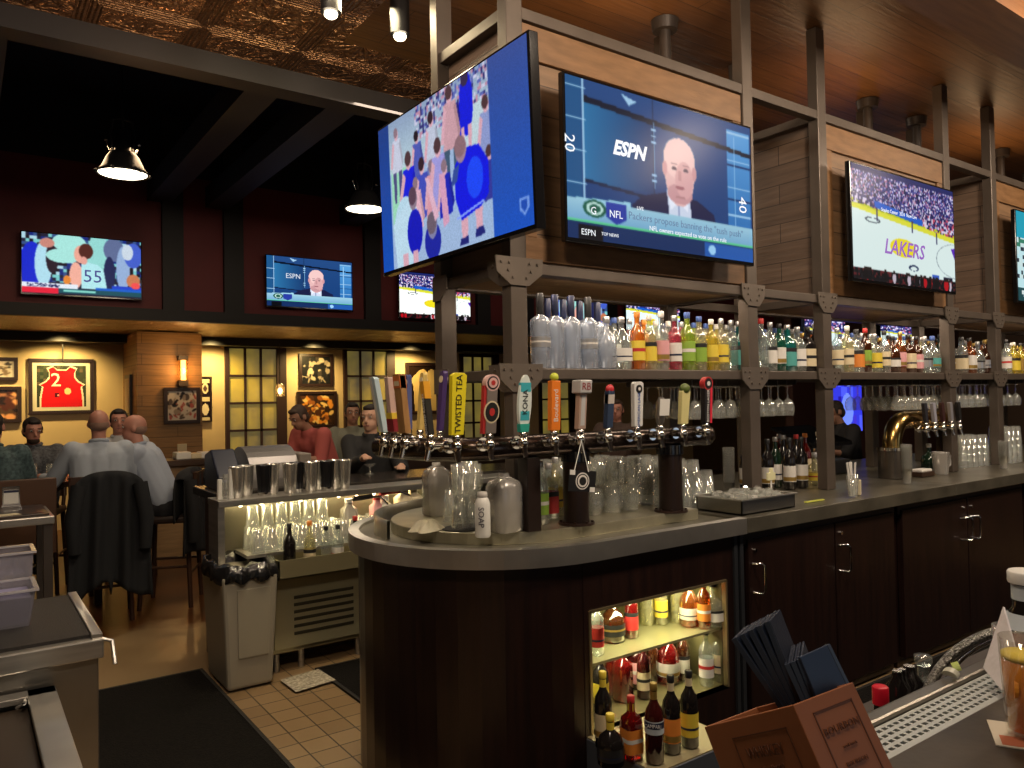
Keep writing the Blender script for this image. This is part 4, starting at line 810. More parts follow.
tap(X0(660), ty, fr_d, 'h', 'small metal tap handle with a square white paper card', mt('gray_metal', (.30, .28, .26), .3, .7), .13, .045, 'round', lambda T, fn, hd, side, up, h, wid: MB().prism([(-.032, h*.35), (.032, h*.35), (.032, h*.95), (-.032, h*.95)], .0235, .0255, fn).build('card', white, T))
tap(X0(683), ty, fr_d, 'i', 'pale yellow carved tap handle with a dark green hop top', mt('pale_yellow', (.68, .62, .28)), .165, .058, 'paddle', blob(1.04, .028, mt('hop_green', (.10, .14, .03)), sq=(1, .8, .9)))
tap(X0(706), ty, fr_d, 'j', 'black and red curved lager tap handle with a round crest', mt('lager_black', (.015, .012, .014)), .19, .046, 'bar', both(disc(1.03, .033, [('red', 1), ('black', .8), ('white', .35)]), band(0, .92, mt('bright_red', (.70, .03, .06)), .0155, .30, .62), word('BOSTON LAGER', .022, 'white', .45, .0145)), lean=-.07)
# taps on the end stretch of the pipe facing the room on the left
ex = 1.52
YL = lambda u: A(u, 436, x=ex).y
for (u, lab, m, h, wid, kd, exf, ln) in ((430, 'black tap handle with a yellow top and white lettering', mt('stout_black', (.02, .02, .022)), .19, .026, 'bar', both(band(.76, 1.12, mt('amber_top', (.80, .38, .03)), .0146, -.62, .62), word('VOODOO RANGER', .020, 'white', .4, .0145)), 0),
        (405, 'carved tan wooden tap handle with an orange badge', wood('tap_wood', (.45, .25, .09), (.30, .15, .05), .5, (8, 8, 2), 4), .25, .062, 'bar', both(band(.76, .97, mt('badge_orange', (.60, .16, .04)), .0150, -.5, .5), band(.80, .88, mt('badge_cream', (.7, .5, .3)), .0156, -.35, .35)), 0),
        (394, 'slim red and cream tap handle with a yellow foot', mt('cream_red', (.60, .42, .36)), .24, .034, 'bar', both(band(.02, .25, mt('dark_red', (.25, .02, .03)), .0150, -.9, .9), band(.25, .36, mt('foot_yellow', (.75, .55, .05)), .0150, -.7, .7)), .02),
        (384, 'leaning white and pale blue tap handle at the end of the pipe', mt('pale_blue', (.42, .55, .60)), .25, .050, 'paddle', band(0, 1, mt('aged_white', (.62, .62, .56)), .0125, -.5, -.05), -.18)):
    y = YL(u); tap(ex, y, lf_d, 'k', lab, m, h, wid, kd, exf, ln)
P = A(379, 440, x=ex)
for k, (u, lab, m) in enumerate(((440, 'purple tap handle with a pale scroll top behind the yellow paddle', mt('purple', (.06, .03, .14))), (420, 'cream and yellow maned tap handle behind the end taps', mt('lion', (.62, .45, .14))), (409, 'dark blue tap handle leaning behind the end taps', mt('leaning_blue', (.06, .08, .25))))):
    x = 1.75; y = A(u, 436, x=x).y; tap(x, y, (1, 0, 0), 'p', lab, m, .27, .036, 'paddle', disc(.86, .016, [('cream', 1)]), 0 if k != 2 else .2)
# hanging round tag on the brown and white tap
tgx = X0(580); TG = thing('hanging_tag', 'black card tag with round white crest hanging from a beer tap', 'tag', (tgx, ty-.03, 1.38))
P = A(582, 481, y=ty-.05)
def tgf(u, v, k): return P+X_*(u*math.cos(-.12)-v*math.sin(-.12))+Z_*(u*math.sin(-.12)+v*math.cos(-.12))-Y_*k
MB().prism([(-.075, -.045), (.075, -.045), (.075, .045), (-.075, .045)], 0, .003, tgf).build('card', black, TG)
for c, r0 in (('white', .036), ('black', .031), ('white', .026), ('black', .018)):
    MB().prism([(r0*math.cos(2*PI*t/24)*1.05, r0*math.sin(2*PI*t/24)) for t in range(24)], .003, .003+.0008*(40-r0*1000)/6, tgf).build('crest', mt('badge_'+c, (.5, .5, .5)), TG)
for u, v in ((-.058, .034), (.058, -.034)): MB().prism([(u-.014, v-.010), (u+.014, v-.010), (u+.014, v+.010), (u-.014, v+.010)], .003, .004, tgf).build('corner_label', white, TG)
MB().tube([tgf(-.05, .04, .004), (tgx-.01, ty-.02, 1.50), tgf(.03, .04, .004)], .0022, 6).build('cord', white, TG)

# ------------------------------------------------------------------ things on the round end of the counter
plastic = glass('milky_plastic', (.72, .70, .66), .42, (.55, .53, .50), .25, .3)
def jug(u, v, h, r, lab, fill=.55):
    P = A(u, v, z=TZ); T = thing('plastic_jug', lab, 'jug', P, 'milky plastic jugs on the counter')
    MB().lathe([(r*.92, 0), (r, .008), (r, h*.78), (r*.85, h*.90), (r*.45, h*.97), (r*.3, h)], P, 20, sq=.6).build('body', plastic, T)
    MB().lathe([(r*.93, .006), (r*.93, h*fill)], P, 20, sq=.6).build('liquid', mat('cloudy_liquid', (.45, .42, .32), .3), T)
    MB().lathe([(r*.34, h*.99), (r*.34, h*1.05), (r*.28, h*1.06)], P, 14).build('cap', mat('jug_cap', (.5, .48, .45), .5), T)
jug(505, 531, .235, .068, 'milky plastic jug half full beside the white spray bottle')
jug(437, 515, .245, .062, 'milky plastic jug at the back left of the rounded counter')
P = A(483, 537, z=TZ); T = thing('squeeze_bottle', 'white plastic bottle with handwriting on the rounded counter', 'bottle', P)
MB().lathe([(.028, 0), (.032, .006), (.032, .135), (.026, .155), (.018, .165)], P, 18).build('body', mat('white_plastic', (.72, .72, .68), .4), T); MB().lathe([(.020, .163), (.022, .168), (.020, .185), (0, .187)], P, 14).build('cap', mat('cap_clear', (.45, .43, .40), .4), T)
text('SOAP', .034, P+Vector((-.024, -.024, .085)), -Z_, Vector((.65, -.65, 0)), mat('marker_ink', (.02, .02, .05), .5), T, name='handwriting')
for k, (u, v) in enumerate(((452, 521), (461, 528), (470, 518), (460, 514), (473, 527))):
    P = A(u, v, z=TZ); place(pg, P, 0, 'glass tumbler in the cluster on the black mat of the rounded counter', 'tumblers on the rounded counter')
    if k in (1, 2, 4): place(mug, P+Vector((0, 0, .15)), 1.2*k, 'glass mug piled on the tumblers of the rounded counter', 'mugs piled on tumblers')
P = A(466, 528, z=TZ); tag(MB().prism([(P.x+math.cos(a)*.11, P.y+math.sin(a)*.09) for a in np.linspace(0, 2*PI, 24)[:-1]], TZ, TZ+.004).build('bar_mat', rubber), 'round black rubber mat under the glass cluster', 'mat')
P = A(427, 531, z=TZ); cl = MB()
def clf(i, j):
    a = i*2*PI; r = j*.062*(1+.22*math.sin(3*a+1)+.12*math.sin(5*a)); return Vector((P.x+r*math.cos(a)*1.25, P.y+r*math.sin(a)*.8, TZ+.045*(1-j**2)+.010*math.sin(a*7+j*5)*j*(1-j)*4+.002))
cl.grid(clf, 40, 10); tag(cl.build('folded_towel', mat('towel', (.72, .68, .50), .9, bump=.3, bscale=60)), 'crumpled white bar towel on the rounded counter', 'towel')
# bright bottle behind the black pedestal
for k, (u, v, s_) in enumerate(((541, 524, ('tall', 'clear', 'green', 'silver')), (549, 519, ('square', 'clear', 'red', 'silver')), (556, 516, ('tall', 'pale', 'yellow', 'silver')))):
    put(s_, u, v, '%s of three standing between the black pedestals', ORD[k], 'bottles between the pedestals', plane={'z': TZ})
# ice tub
P0 = A(765, 512, z=1.083)
IT = thing('ice_tub', 'rectangular steel tub heaped with ice on the counter edge', 'tub', (3.42, 2.67, 1.083))
x0, x1, y0, y1 = 3.16, 3.60, 2.47, 2.76
b = MB(); hh = .075; z0 = 1.083; ins = .012
b.box((x0, y0, z0), (x1, y1, z0+.006)).box((x0, y0, z0), (x1, y0+.006, z0+hh)).box((x0, y1-.006, z0), (x1, y1, z0+hh)).box((x0, y0, z0), (x0+.006, y1, z0+hh)).box((x1-.006, y0, z0), (x1, y1, z0+hh))
b.build('tub_wall', mat('tub_steel', (.35, .33, .29), .35, 1), IT)
b = MB(); b.box((x0-.012, y0-.012, z0+hh-.004), (x1+.012, y0+.004, z0+hh+.002)).box((x0-.012, y1-.004, z0+hh-.004), (x1+.012, y1+.012, z0+hh+.002)).box((x0-.012, y0, z0+hh-.004), (x0+.004, y1, z0+hh+.002)).box((x1-.004, y0, z0+hh-.004), (x1+.012, y1, z0+hh+.002)); b.build('lip', steel_rim, IT)
ice = MB(); rr = random.Random(3)
for k in range(160):
    x = rr.uniform(x0+.02, x1-.02); y = rr.uniform(y0+.02, y1-.02); s_ = rr.uniform(.009, .014); z = z0+hh-.02+rr.uniform(0, .028)
    ice.box((x-s_, y-s_, z-s_), (x+s_, y+s_, z+s_), Matrix.Rotation(rr.uniform(0, 3), 3, 'Z')@Matrix.Rotation(rr.uniform(0, 3), 3, 'X'))
o = ice.build('ice', glass('ice', (.85, .88, .86), .35, (.7, .7, .66), .1)); tag(o, 'cubed ice heaped in the steel tub', 'ice'); o['kind'] = 'stuff'
P = A(771, 478, y=2.62); o = MB(); fx = lambda u, v, k: P+X_*u+Z_*v-Y_*k
T = thing('ice_scoop_sign', 'small pale yellow plastic tag standing up out of the ice', 'sign', (P.x, P.y, 1.16))
MB().prism([(-.035, -.012), (.035, -.012), (.035, .028), (.018, .03), (.010, .055), (-.008, .055), (-.012, .03), (-.035, .03)], -.006, .006, fx).build('face', mat('sign_yellow', (.72, .70, .42), .5), T, bevel=.003); MB().cyl(fx(0, -.06, 0), fx(0, -.01, 0), .005, n=8).build('stake', white, T)
tag(MB().box((3.78, 2.52, 1.083), (3.95, 2.535, 1.090)).build('ruler', mat('lime_plastic', (.55, .60, .10), .4)), 'slim lime green straw lying on the counter beside the ice tub', 'straw')
# wine bottles around the second bay
WB = ('wine', 'dark', 'white', 'black'); k_ = 0
for u, y, s_ in ((746, 3.05, WB), (768, 2.98, WB), (776, 3.08, ('wine', 'darkgreen', 'white', 'silver')), (784, 3.18, ('wine', 'dark', None, 'silver')), (790, 2.95, WB), (802, 2.95, WB), (780, 3.3, ('wine', 'red', 'red', 'silver')), (797, 3.15, ('wine', 'dark', 'red', 'red')), (806, 3.2, ('wine', 'red', 'cream', 'orange')), (815, 3.0, ('squat', 'pale', 'yellow', 'silver')), (819, 3.25, ('wine', 'clear', 'white', 'cream'))):
    r = ray(u, 480); kk = y/r[1]; put(s_, 0, 0, '%s in cluster behind second bay', ORD[k_], 'wine bottles behind the second bay', at=Vector((r[0]*kk, y, 1.083)), sc=1); k_ += 1
# stacks of clear plastic cups
cupm = glass('plastic_cup', (.85, .86, .84), .25, (.75, .75, .72), .15)
cp = thing('plastic_cup', 'cup', 'cup'); MB().lathe([(.024, 0), (.034, .10), (.0355, .10), (.0355, .103)], n=14).build('cup_wall', cupm, cp)
def cups(x, y, z, n, where, g):
    for k in range(n): place(cp, (x, y, z+k*.014), 0, 'clear plastic cup nested in the tall stack '+where, g)
r = ray(729, 480); kk = 2.9/r[1]; cups(r[0]*kk, 2.9, 1.083, 15, 'left of the second post', 'cup stack by the second post')
r = ray(907, 480); kk = 2.62/r[1]; cups(r[0]*kk, 2.62, 1.083, 12, 'beside the brass elbow', 'cup stack beside the brass elbow')
r = ray(1004, 470); kk = 2.62/r[1]; cups(r[0]*kk, 2.62, 1.083, 9, 'near the right edge', 'cup stack near the right edge')
# tumbler of wrapped straws
P = A(853, 497, z=1.083); T = thing('straw_glass', 'clear tumbler holding paper wrapped straws near the counter edge', 'glass', P)
MB().lathe([(.026, 0), (.034, .13), (.032, .13), (.025, .004)], P, 16).build('tumbler', clear_glass, T)
for dx, dy, lx, ly in ((-.01, .005, -.035, .0), (.008, 0, -.02, .01), (0, -.006, .005, -.01), (.01, .01, .02, .015)):
    MB().cyl(P+Vector((dx, dy, .006)), P+Vector((dx+lx, dy+ly, .20)), .006, n=7).build('straw', white, T)
tag(MB().box((P.x+.09, P.y+.02, 1.083), (P.x+.14, P.y+.05, 1.17), rotz(.4)).build('menu_card', cream, bevel=.002), 'cream card standing behind the straw tumbler', 'card')
# brass elbow tower
E_ = A(893, 478, z=1.083); T = thing('elbow_tower', 'beer tower of a fat brass elbow rising from a dark steel drum', 'beer tower', E_)
MB().cyl(E_, E_+Z_*.20, .095, n=26).build('drum', mat('drum_steel', (.16, .14, .12), .25, .8), T); MB().cyl(E_+Z_*.195, E_+Z_*.215, .10, n=26).build('drum_rim', chrome, T)
el = [E_+Z_*.21]+[E_+Vector((.17*(1-math.cos(a)), .0, .23+.17*math.sin(a))) for a in np.linspace(0, PI/2, 9)]+[E_+Vector((.86, 0, .40))]
MB().tube(el[:11], [.062]*10+[.062], 20).build('elbow', brass, T); MB().cyl(el[-2], el[-1], .045, n=18).build('cross_pipe', brass, T)
MB().cyl(E_+Vector((.75, 0, 0)), E_+Vector((.75, 0, .37)), .055, n=18).build('pedestal', ped_m, T)
for k in range(5):
    x = E_.x+.28+k*.125; hm = [mt('dark_a', (.03, .03, .04)), mt('gray_b', (.35, .35, .42)), mt('dark_c', (.05, .02, .02)), mt('silver_d', (.45, .45, .5), .3, .5), mt('dark_e', (.02, .02, .02))][k]
    tap(x, E_.y-.10, fr_d, 'x', '%s tap handle on the far brass elbow tower' % ['black', 'pale grey', 'dark maroon', 'silvery', 'glossy black'][k], hm, .15, .04, 'paddle', None, -.35, z0=E_.z+.36)
# pitcher, bar caddy, small bottles at the right
P = A(941, 474, z=1.083); T = thing('pitcher', 'milky plastic water pitcher on the counter under the far taps', 'pitcher', P)
MB().lathe([(.050, 0), (.058, .15), (.060, .16), (.057, .16), (.048, .01)], P, 20).build('body', plastic, T); MB().tube([P+Vector((.055, -.01, .14)), P+Vector((.10, -.02, .13)), P+Vector((.10, -.02, .06)), P+Vector((.053, -.01, .04))], .008, 8).build('handle', plastic, T)
P = A(922, 476, z=1.083); T = thing('napkin_caddy', 'low dark tray of folded white napkins by the pitcher', 'caddy', P)
MB().box((P.x-.09, P.y-.05, 1.083), (P.x+.08, P.y+.05, 1.115)).build('tray', wood_dark, T, bevel=.003); MB().box((P.x-.08, P.y-.04, 1.115), (P.x+.07, P.y+.04, 1.135)).build('napkins', white, T, bevel=.006)
P = A(929, 460, y=2.9); put(('squat', 'darkgreen', None, 'white'), 0, 0, 'behind the plastic pitcher', '', 'small bottles near the far taps', at=Vector((P.x, 2.9, 1.083)))
# register / dark equipment behind the bartender side
T = thing('cash_register', 'black point of sale machine on the counter in front of the bartender', 'register', (5.15, 3.4, 1.083))
MB().box((4.85, 3.25, 1.083), (5.45, 3.65, 1.19)).build('base', black, T, bevel=.01); MB().prism([(3.2, 1.30), (3.55, 1.42), (3.56, 1.44), (3.21, 1.33)], 4.9, 5.4, lambda u, v, k: (k, u, v)).build('display', black_gloss, T); MB().box((5.1, 3.4, 1.18), (5.2, 3.5, 1.38)).build('stand', black, T)
# canopy of black hood over the wine bottles
# ------------------------------------------------------------------ niche bottles
def nb_(u, y, z, s_, o_, sc=1, row='on lit niche top shelf'):
    r = ray(u, 650); y = max(2.525, min(y, 2.90*r[1]/r[0])); kk = y/r[1]; return put(s_, 0, 0, '%s '+row, ORD[o_], 'liquor bottles in the lit niche', rnd(-.3, .3), {'squat': 1.05, 'tall': .86, 'round': .93, 'wine': .74, 'square': .9}[s_[0]] if z > .5 else {'squat': 1.1, 'tall': .95, 'round': 1.05, 'wine': .82, 'square': 1.0}[s_[0]], at=Vector((r[0]*kk, y, z)))
for k, (u, y, s_) in enumerate(((597, 2.56, ('tall', 'clear', 'red', 'silver')), (613, 2.66, ('squat', 'brown', 'black', 'cream')), (632, 2.64, ('tall', 'red', 'red', 'red')), (648, 2.74, ('tall', 'pale', None, 'white')), (662, 2.70, ('tall', 'pale', 'yellow', 'silver')), (678, 2.74, ('tall', 'pale', None, 'white')), (690, 2.78, ('round', 'amber', 'white', 'red')), (705, 2.74, ('tall', 'amber', 'orange', 'yellow')), (714, 2.70, ('squat', 'clear', 'white', 'black')))):
    nb_(u, y, .558, s_, k, 1.0)
for k, (u, y, s_) in enumerate(((600, 2.60, ('tall', 'dark', 'yellow', 'orange')), (622, 2.64, ('square', 'red', None, 'red')), (634, 2.72, ('square', 'cola', 'pink', 'cream')), (652, 2.70, ('wine', 'brown', None, 'black')), (668, 2.66, ('round', 'red', 'white', 'pink')), (611, 2.72, ('wine', 'red', None, 'red')), (643, 2.60, ('wine', 'cola', 'cream', 'red')), (683, 2.64, ('wine', 'brown', 'white', 'cream')), (706, 2.62, ('tall', 'clear', 'white', 'black')), (719, 2.64, ('tall', 'clear', 'cream', 'silver')))):
    nb_(u, y, .283, s_, k, 1.0, 'on lit niche floor')
CAM_ = []
for k, (u, v, s_) in enumerate(((604, 747, ('wine', 'dark', 'cream', 'yellow', 'yellow')), (611, 765, ('squat', 'dark', 'black', 'yellow', 'yellow')), (632, 758, ('square', 'red', 'orange', 'red', 'yellow')), (655, 762, ('wine', 'cola', None, 'gold', 'gold')), (672, 752, ('wine', 'dark', 'orange', 'black', 'cream')), (690, 746, ('wine', 'dark', 'yellow', 'black', 'cream')))):
    o = put(s_, u, v, '%s from left on pull-out tray', ORD[k], 'bottles on the pull-out tray', rnd(-.3, .3), .93, {'z': .279})
    if k == 3:
        L3 = wloc(o); d = (Vector(CO)-L3); d.z = 0; d.normalize(); sd = Vector((-d.y, d.x, 0))
        MB().lathe([(.0405, .125), (.0405, .178)], L3, 20).build('label', mat('label_ice_blue', (.55, .62, .68), .5), o); MB().lathe([(.0409, .148), (.0409, .174)], L3, 20).build('label_band', LM['navy'], o)
        text('CAMPARI', .021, L3+d*.0418+Z_*.161, sd, Z_, mat('label_print_white', (.85, .85, .85), .5), o, sx=.8)

# ------------------------------------------------------------------ back service station beyond the bar end
SX0, SX1, SY = 1.24, 4.2, 4.78
BS = thing('back_bar', 'far bar with a wooden customer side and steel working shelf', 'bar', (2.7, 5.2, 0))
MB().box((1.36, 5.10, 0), (SX1, 5.16, 1.055)).build('back_splash', mat('splash_steel', (.30, .27, .20), .35, .9, var=.4, vscale=3), BS)
MB().box((1.36, 5.16, 0), (1.42, 5.55, 1.06)).build('end_panel', mat('end_panel', (.055, .032, .025), .4), BS)
MB().box((1.42, 5.16, 0), (SX1, 5.30, 1.06)).build('customer_side', wood_dark, BS)
MB().box((1.27, 4.86, 1.055), (SX1, 5.12, 1.095)).build('speed_shelf', steel, BS, bevel=.003)
MB().box((1.32, 5.12, 1.06), (SX1, 5.72, 1.115)).build('bar_top', mat('dark_bar_top', (.030, .025, .022), .2), BS, bevel=.004)
MB().box((1.27, 4.88, 0), (1.31, 5.10, 1.055)).build('shelf_support', steel, BS)
# little shelf lamps that light the splash back
for k in range(11):
    x = 1.42+k*.13; T = MB().ball((x, 4.93, 1.048), (.012, .012, .008), 8, 6).build('shelf_bulb', mat('led', (1, .8, .4), .4, emit=(1, .8, .45), es=12), BS)
area((2.1, 4.95, 1.04), 1.5, .05, 4.5, (1, .80, .42), (2.1, 5.08, .6), 'shelf_lamp')
# ice bin with louvred door
SB = thing('ice_bin', 'stainless ice bin with a louvred front and bottle well', 'ice bin', (1.87, 5.0, 0))
yf_ = 4.78
MB().box((1.56, yf_+.02, .12), (2.62, 5.09, .74)).build('body', mat('bin_steel', (.50, .46, .30), .32, .85, var=.15, vscale=4), SB, bevel=.003)
b = MB().box((1.575, yf_, .15), (2.19, yf_+.02, .61)).build('louvre_door', mat('door_steel', (.50, .47, .30), .35, .6), SB, bevel=.003)
for k in range(6): MB().box((1.70, yf_-.004, .225+k*.045), (2.10, yf_+.001, .245+k*.045), Matrix.Rotation(.2, 3, 'X')).build('slat', mat('slat_dark', (.04, .035, .02), .5), b)
MB().box((1.57, yf_-.10, .60), (2.62, yf_-.09, .72)).box((1.57, yf_-.10, .60), (1.58, yf_+.02, .72)).box((1.57, yf_-.10, .60), (2.62, yf_+.02, .61)).build('bottle_rail', mat('rail_steel', (.55, .50, .30), .35, .7), SB)
for x in (1.60, 1.76, 2.15, 2.55): MB().cyl((x, yf_+.05, 0), (x, yf_+.05, .13), .02, n=10).build('leg', steel, SB)
MB().box((1.42, 4.80, .735), (2.62, 5.09, .755)).build('drain_top', steel, SB)
for k, (x, s_) in enumerate(((1.66, ('wine', 'dark', None, 'black')), (1.79, ('wine', 'pale', 'cream', 'orange')), (1.90, ('tall', 'clear', None, 'black')), (1.98, ('tall', 'clear', 'white', 'black')), (2.10, ('wine', 'dark', 'cream', 'red')))):
    put(s_, 0, 0, '%s in the louvred bin rail', ORD[k], 'bottles in the louvred bin rail', at=Vector((x, yf_-.045, .612)))
# glasses on the drain top: upturned, crowded
for i in range(11):
    for j in range(3):
        x = 1.50+i*.092; place(pg, (x+rnd(-.01, .01), 4.84+j*.09, .757), rnd(0, 6), 'clear glass tumbler crowded on the drain top below the shakers', 'glasses on the drain top')
        if j == 1 and i < 6: place(pg, (x, 4.84+j*.09+.02, .757+.15), 0, 'clear glass tumbler in the upper layer on the drain top', 'upper glasses on the drain top')
# shakers on the shelf
shk = thing('cocktail_shaker', 'shaker', 'shaker')
MB().lathe([(.030, 0), (.034, .01), (.045, .17), (.046, .175), (.043, .175), (.033, .02)], n=18).build('tin', mat('shaker_steel', (.75, .74, .70), .27, .85), shk)
shd = thing('dark_shaker', 'shaker', 'shaker')
MB().lathe([(.030, 0), (.034, .01), (.045, .17), (.046, .175), (.043, .175), (.033, .02)], n=18).build('tin', mat('shaker_black', (.03, .03, .035), .2, .6), shd); MB().lathe([(.0348, .0), (.0356, .02)], n=18).build('base_band', chrome, shd)
for k, u in enumerate((237, 246, 264, 272, 290, 297, 311, 318, 327, 335, 344)):
    y = 4.96+.05*(k % 2); r = ray(u, 480); kk = y/r[1]; dk = k in (2, 5, 8)
    place(shd if dk else shk, (r[0]*kk, y, 1.096), 0, '%s cocktail shaker tin, %s in the row on the far steel shelf' % ('black' if dk else 'polished', ORD[k]), 'shaker tins on the far shelf', 1.12)
for k, (x, c) in enumerate(((1.30, 'white'), (1.335, 'clear'), (1.37, 'white'))):
    cpx = thing('cup_stack', '%s of three slim stacks of plastic lids at the shelf end' % ['leftmost', 'middle', 'rightmost'][k], 'cups', (x, 4.95, 1.096), 'lid stacks'); MB().cyl((x, 4.95, 1.096), (x, 4.95, 1.22+.03*k), .016, n=12).build('stack', white if c == 'white' else cupm, cpx)
T = thing('printer', 'dark blue printer at the left end of the far bar', 'printer', (1.45, 5.4, 1.116))
MB().prism([(5.25, 1.116), (5.6, 1.116), (5.6, 1.34), (5.45, 1.38), (5.25, 1.20)], 1.37, 1.53, lambda u, v, k: (k, u, v)).build('housing', mat('printer_blue', (.012, .016, .035), .35), T, bevel=.01)
MB().box((1.39, 5.24, 1.17), (1.51, 5.252, 1.185)).build('slot', mat('slot_blue', (.10, .14, .25), .4), T)
T = thing('steel_drum_lid', 'domed grey roll top warmer behind the shakers', 'warmer', (2.0, 5.45, 1.116))
b = MB(); b.prism([(5.25+.28*(1-math.cos(a)), 1.116+.27*math.sin(a)) for a in np.linspace(0, PI, 16)], 1.59, 1.93, lambda u, v, k: (k, u, v)); b.build('dome', mat('dome_gray', (.22, .21, .21), .35, .5), T); MB().box((1.93, 5.28, 1.116), (2.02, 5.70, 1.33)).build('side_box', mat('warmer_box', (.20, .17, .15), .5), T, bevel=.01)
P = A(370, 474, z=1.116); T = thing('candle_holder', 'small glass stemmed dish on the far bar top', 'glass', P); MB().lathe([(.035, 0), (.006, .012), (.006, .05), (.045, .075), (.045, .08)], P, 14).build('dish', clear_glass, T)
P = A(338, 478, z=1.116); tag(MB().ball(P+Z_*.03, (.05, .04, .06)).build('yellow_cloth', mat('cloth_yellow', (.65, .52, .05), .9, bump=.4)), 'bunched yellow cloth on the far bar top', 'cloth')
# soda gun holsters, hoses, cartons on the working shelf further right
P = A(393, 492, y=4.9); T = thing('soda_gun', 'red handled soda gun on a curved steel hose', 'soda gun', P)
MB().tube([P+Vector((-.10, 0, -.005)), P+Vector((-.03, 0, .012)), P+Vector((.05, 0, 0))], [.018, .026, .016], 10).build('handle', mat('gun_red', (.35, .02, .03), .35), T); MB().tube([P+Vector((.05, 0, 0)), P+Vector((.12, 0, -.03)), P+Vector((.17, 0, -.10)), P+Vector((.19, 0, -.20))], .012, 8).build('hose', chrome, T)
P = A(372, 497, y=4.9); T = thing('soda_gun', 'black soda gun with a steel hose left of the red one', 'soda gun', P)
MB().cyl(P+Vector((-.14, 0, 0)), P+Vector((0, 0, .005)), .017, n=10).build('handle', black, T); MB().tube([P, P+Vector((.06, 0, 0)), P+Vector((.11, 0, -.05)), P+Vector((.14, 0, -.12))], .012, 8).build('hose', chrome, T)
bx_ = MB().box((2.45, 4.85, .76), (4.2, 5.09, .78)).build('work_shelf', steel); tag(bx_, 'steel work shelf under the soda guns at the far bar', 'shelf'); 
MB().box((2.64, 4.95, 0), (4.2, 5.09, .76)).build('cabinet', mat('end_panel'), bx_)
for k, (u, c, w2, lab) in enumerate(((349, 'cap', .05, 'grey plastic cylinder container with a white cap'), (377, 'pink', .045, 'pink juice bottle standing below the black soda gun'), (385, 'white', .05, 'white juice carton between the two soda guns'), (404, 'cream', .06, 'tall cream juice container below the red soda gun'), (413, 'cream', .06, 'second cream juice container below the red soda gun'))):
    P = A(u, 520, y=4.93); m_ = {'cap': plastic, 'pink': LM['pink'], 'white': white, 'cream': cream}[c]; P.z = .782; h = .22 if c != 'cream' else .27
    T = thing('juice_container', lab, 'container', P, 'juice containers on the work shelf'); MB().lathe([(w2*.9, 0), (w2, .01), (w2, h*.8), (w2*.5, h*.9), (w2*.5, h)], P, 12, sq=1).build('body', m_, T); MB().cyl(P+Z_*h, P+Z_*(h+.025), w2*.55, n=12).build('cap', LM['red'] if c == 'pink' else white, T)
# trash can
TC = thing('trash_can', 'slim beige trash can with a black bag standing on the dark mat', 'bin', (1.42, 5.0, .016))
def taper(x0, x1, y0, y1, z0, z1, t):
    return [(x0+t, y0+t, z0), (x1-t, y0+t, z0), (x1-t, y1-t, z0), (x0+t, y1-t, z0), (x0, y0, z1), (x1, y0, z1), (x1, y1, z1), (x0, y1, z1)]
BF = [(0, 3, 2, 1), (4, 5, 6, 7), (0, 1, 5, 4), (1, 2, 6, 5), (2, 3, 7, 6), (3, 0, 4, 7)]
tx0, tx1, ty0, ty1 = 1.22, 1.545, 4.60, 5.09
MB().add(taper(tx0, tx1, ty0, ty1, .016, .68, .03), BF).build('bin_body', mat('bin_beige', (.34, .31, .24), .5), TC, bevel=.02)
MB().add([(tx0+.09, ty0+.012, .20), (tx1-.06, ty0+.012, .20), (tx1-.05, ty0-.004, .60), (tx0+.08, ty0-.004, .60), (tx0+.09, ty0+.03, .20), (tx1-.06, ty0+.03, .20), (tx1-.05, ty0+.012, .60), (tx0+.08, ty0+.012, .60)], [(0, 1, 2, 3), (0, 3, 7, 4), (1, 5, 6, 2), (3, 2, 6, 7)]).build('recessed_panel', mat('bin_beige_panel', (.36, .33, .25), .5), TC, bevel=.003)
bg = MB()
def bag(i, j):
    a = i*2*PI; c, s2 = math.cos(a), math.sin(a); q = (abs(c)**6+abs(s2)**6)**(-1/6)
    out = .016+.006*math.sin(a*9)+.005*math.sin(a*17+2); z = [.645, .665, .735, .74, .65, .45][int(round(j*5))]+(.014*math.sin(a*7+j*9) if j > .1 else .012*math.sin(a*11))
    k = [1, 1, .95, .85, .80, .75][int(round(j*5))]; o_ = out*[1.1, 1.3, 1, .2, 0, 0][int(round(j*5))]
    return Vector(((tx0+tx1)/2+c*q*((tx1-tx0)/2*k+o_), (ty0+ty1)/2+s2*q*((ty1-ty0)/2*k+o_), z))
bg.grid(bag, 72, 5); bg.build('bag', mat('bag_black', (.010, .010, .011), .22, bump=.6, bscale=25), TC)
# mats and a sheet of paper
mat_m = mat('mat_rubber', (.011, .009, .007), .9, col2=(.003, .003, .003), var=1, vscale=60, bump=.8, bscale=120, spec=.15)
def fmat(name, x0, x1, y0, y1, lab):
    T = thing(name, lab, 'mat', ((x0+x1)/2, (y0+y1)/2, .006), 'rubber floor mats'); MB().box((x0, y0, .0065), (x1, y1, .016)).build('mat_sheet', mat_m, T, bevel=.003)
    MB().box((x0, y0, .0065), (x0+.02, y1, .02)).box((x1-.02, y0, .0065), (x1, y1, .02)).box((x0, y0, .0065), (x1, y0+.02, .02)).box((x0, y1-.02, .0065), (x1, y1, .02)).build('edge', rubber, T)
fmat('rubber_mat', .44, 1.235, 2.6, 5.15, 'wide black rubber mat on the floor left of the trash can')
fmat('rubber_mat', 1.80, 3.2, 3.98, 4.70, 'black rubber mat in front of the louvred ice bin')
fmat('rubber_mat', 1.15, 8.0, .84, 2.447, 'added black rubber mat darkening the aisle floor before the dark cabinets')  # mat added to make the aisle floor dark
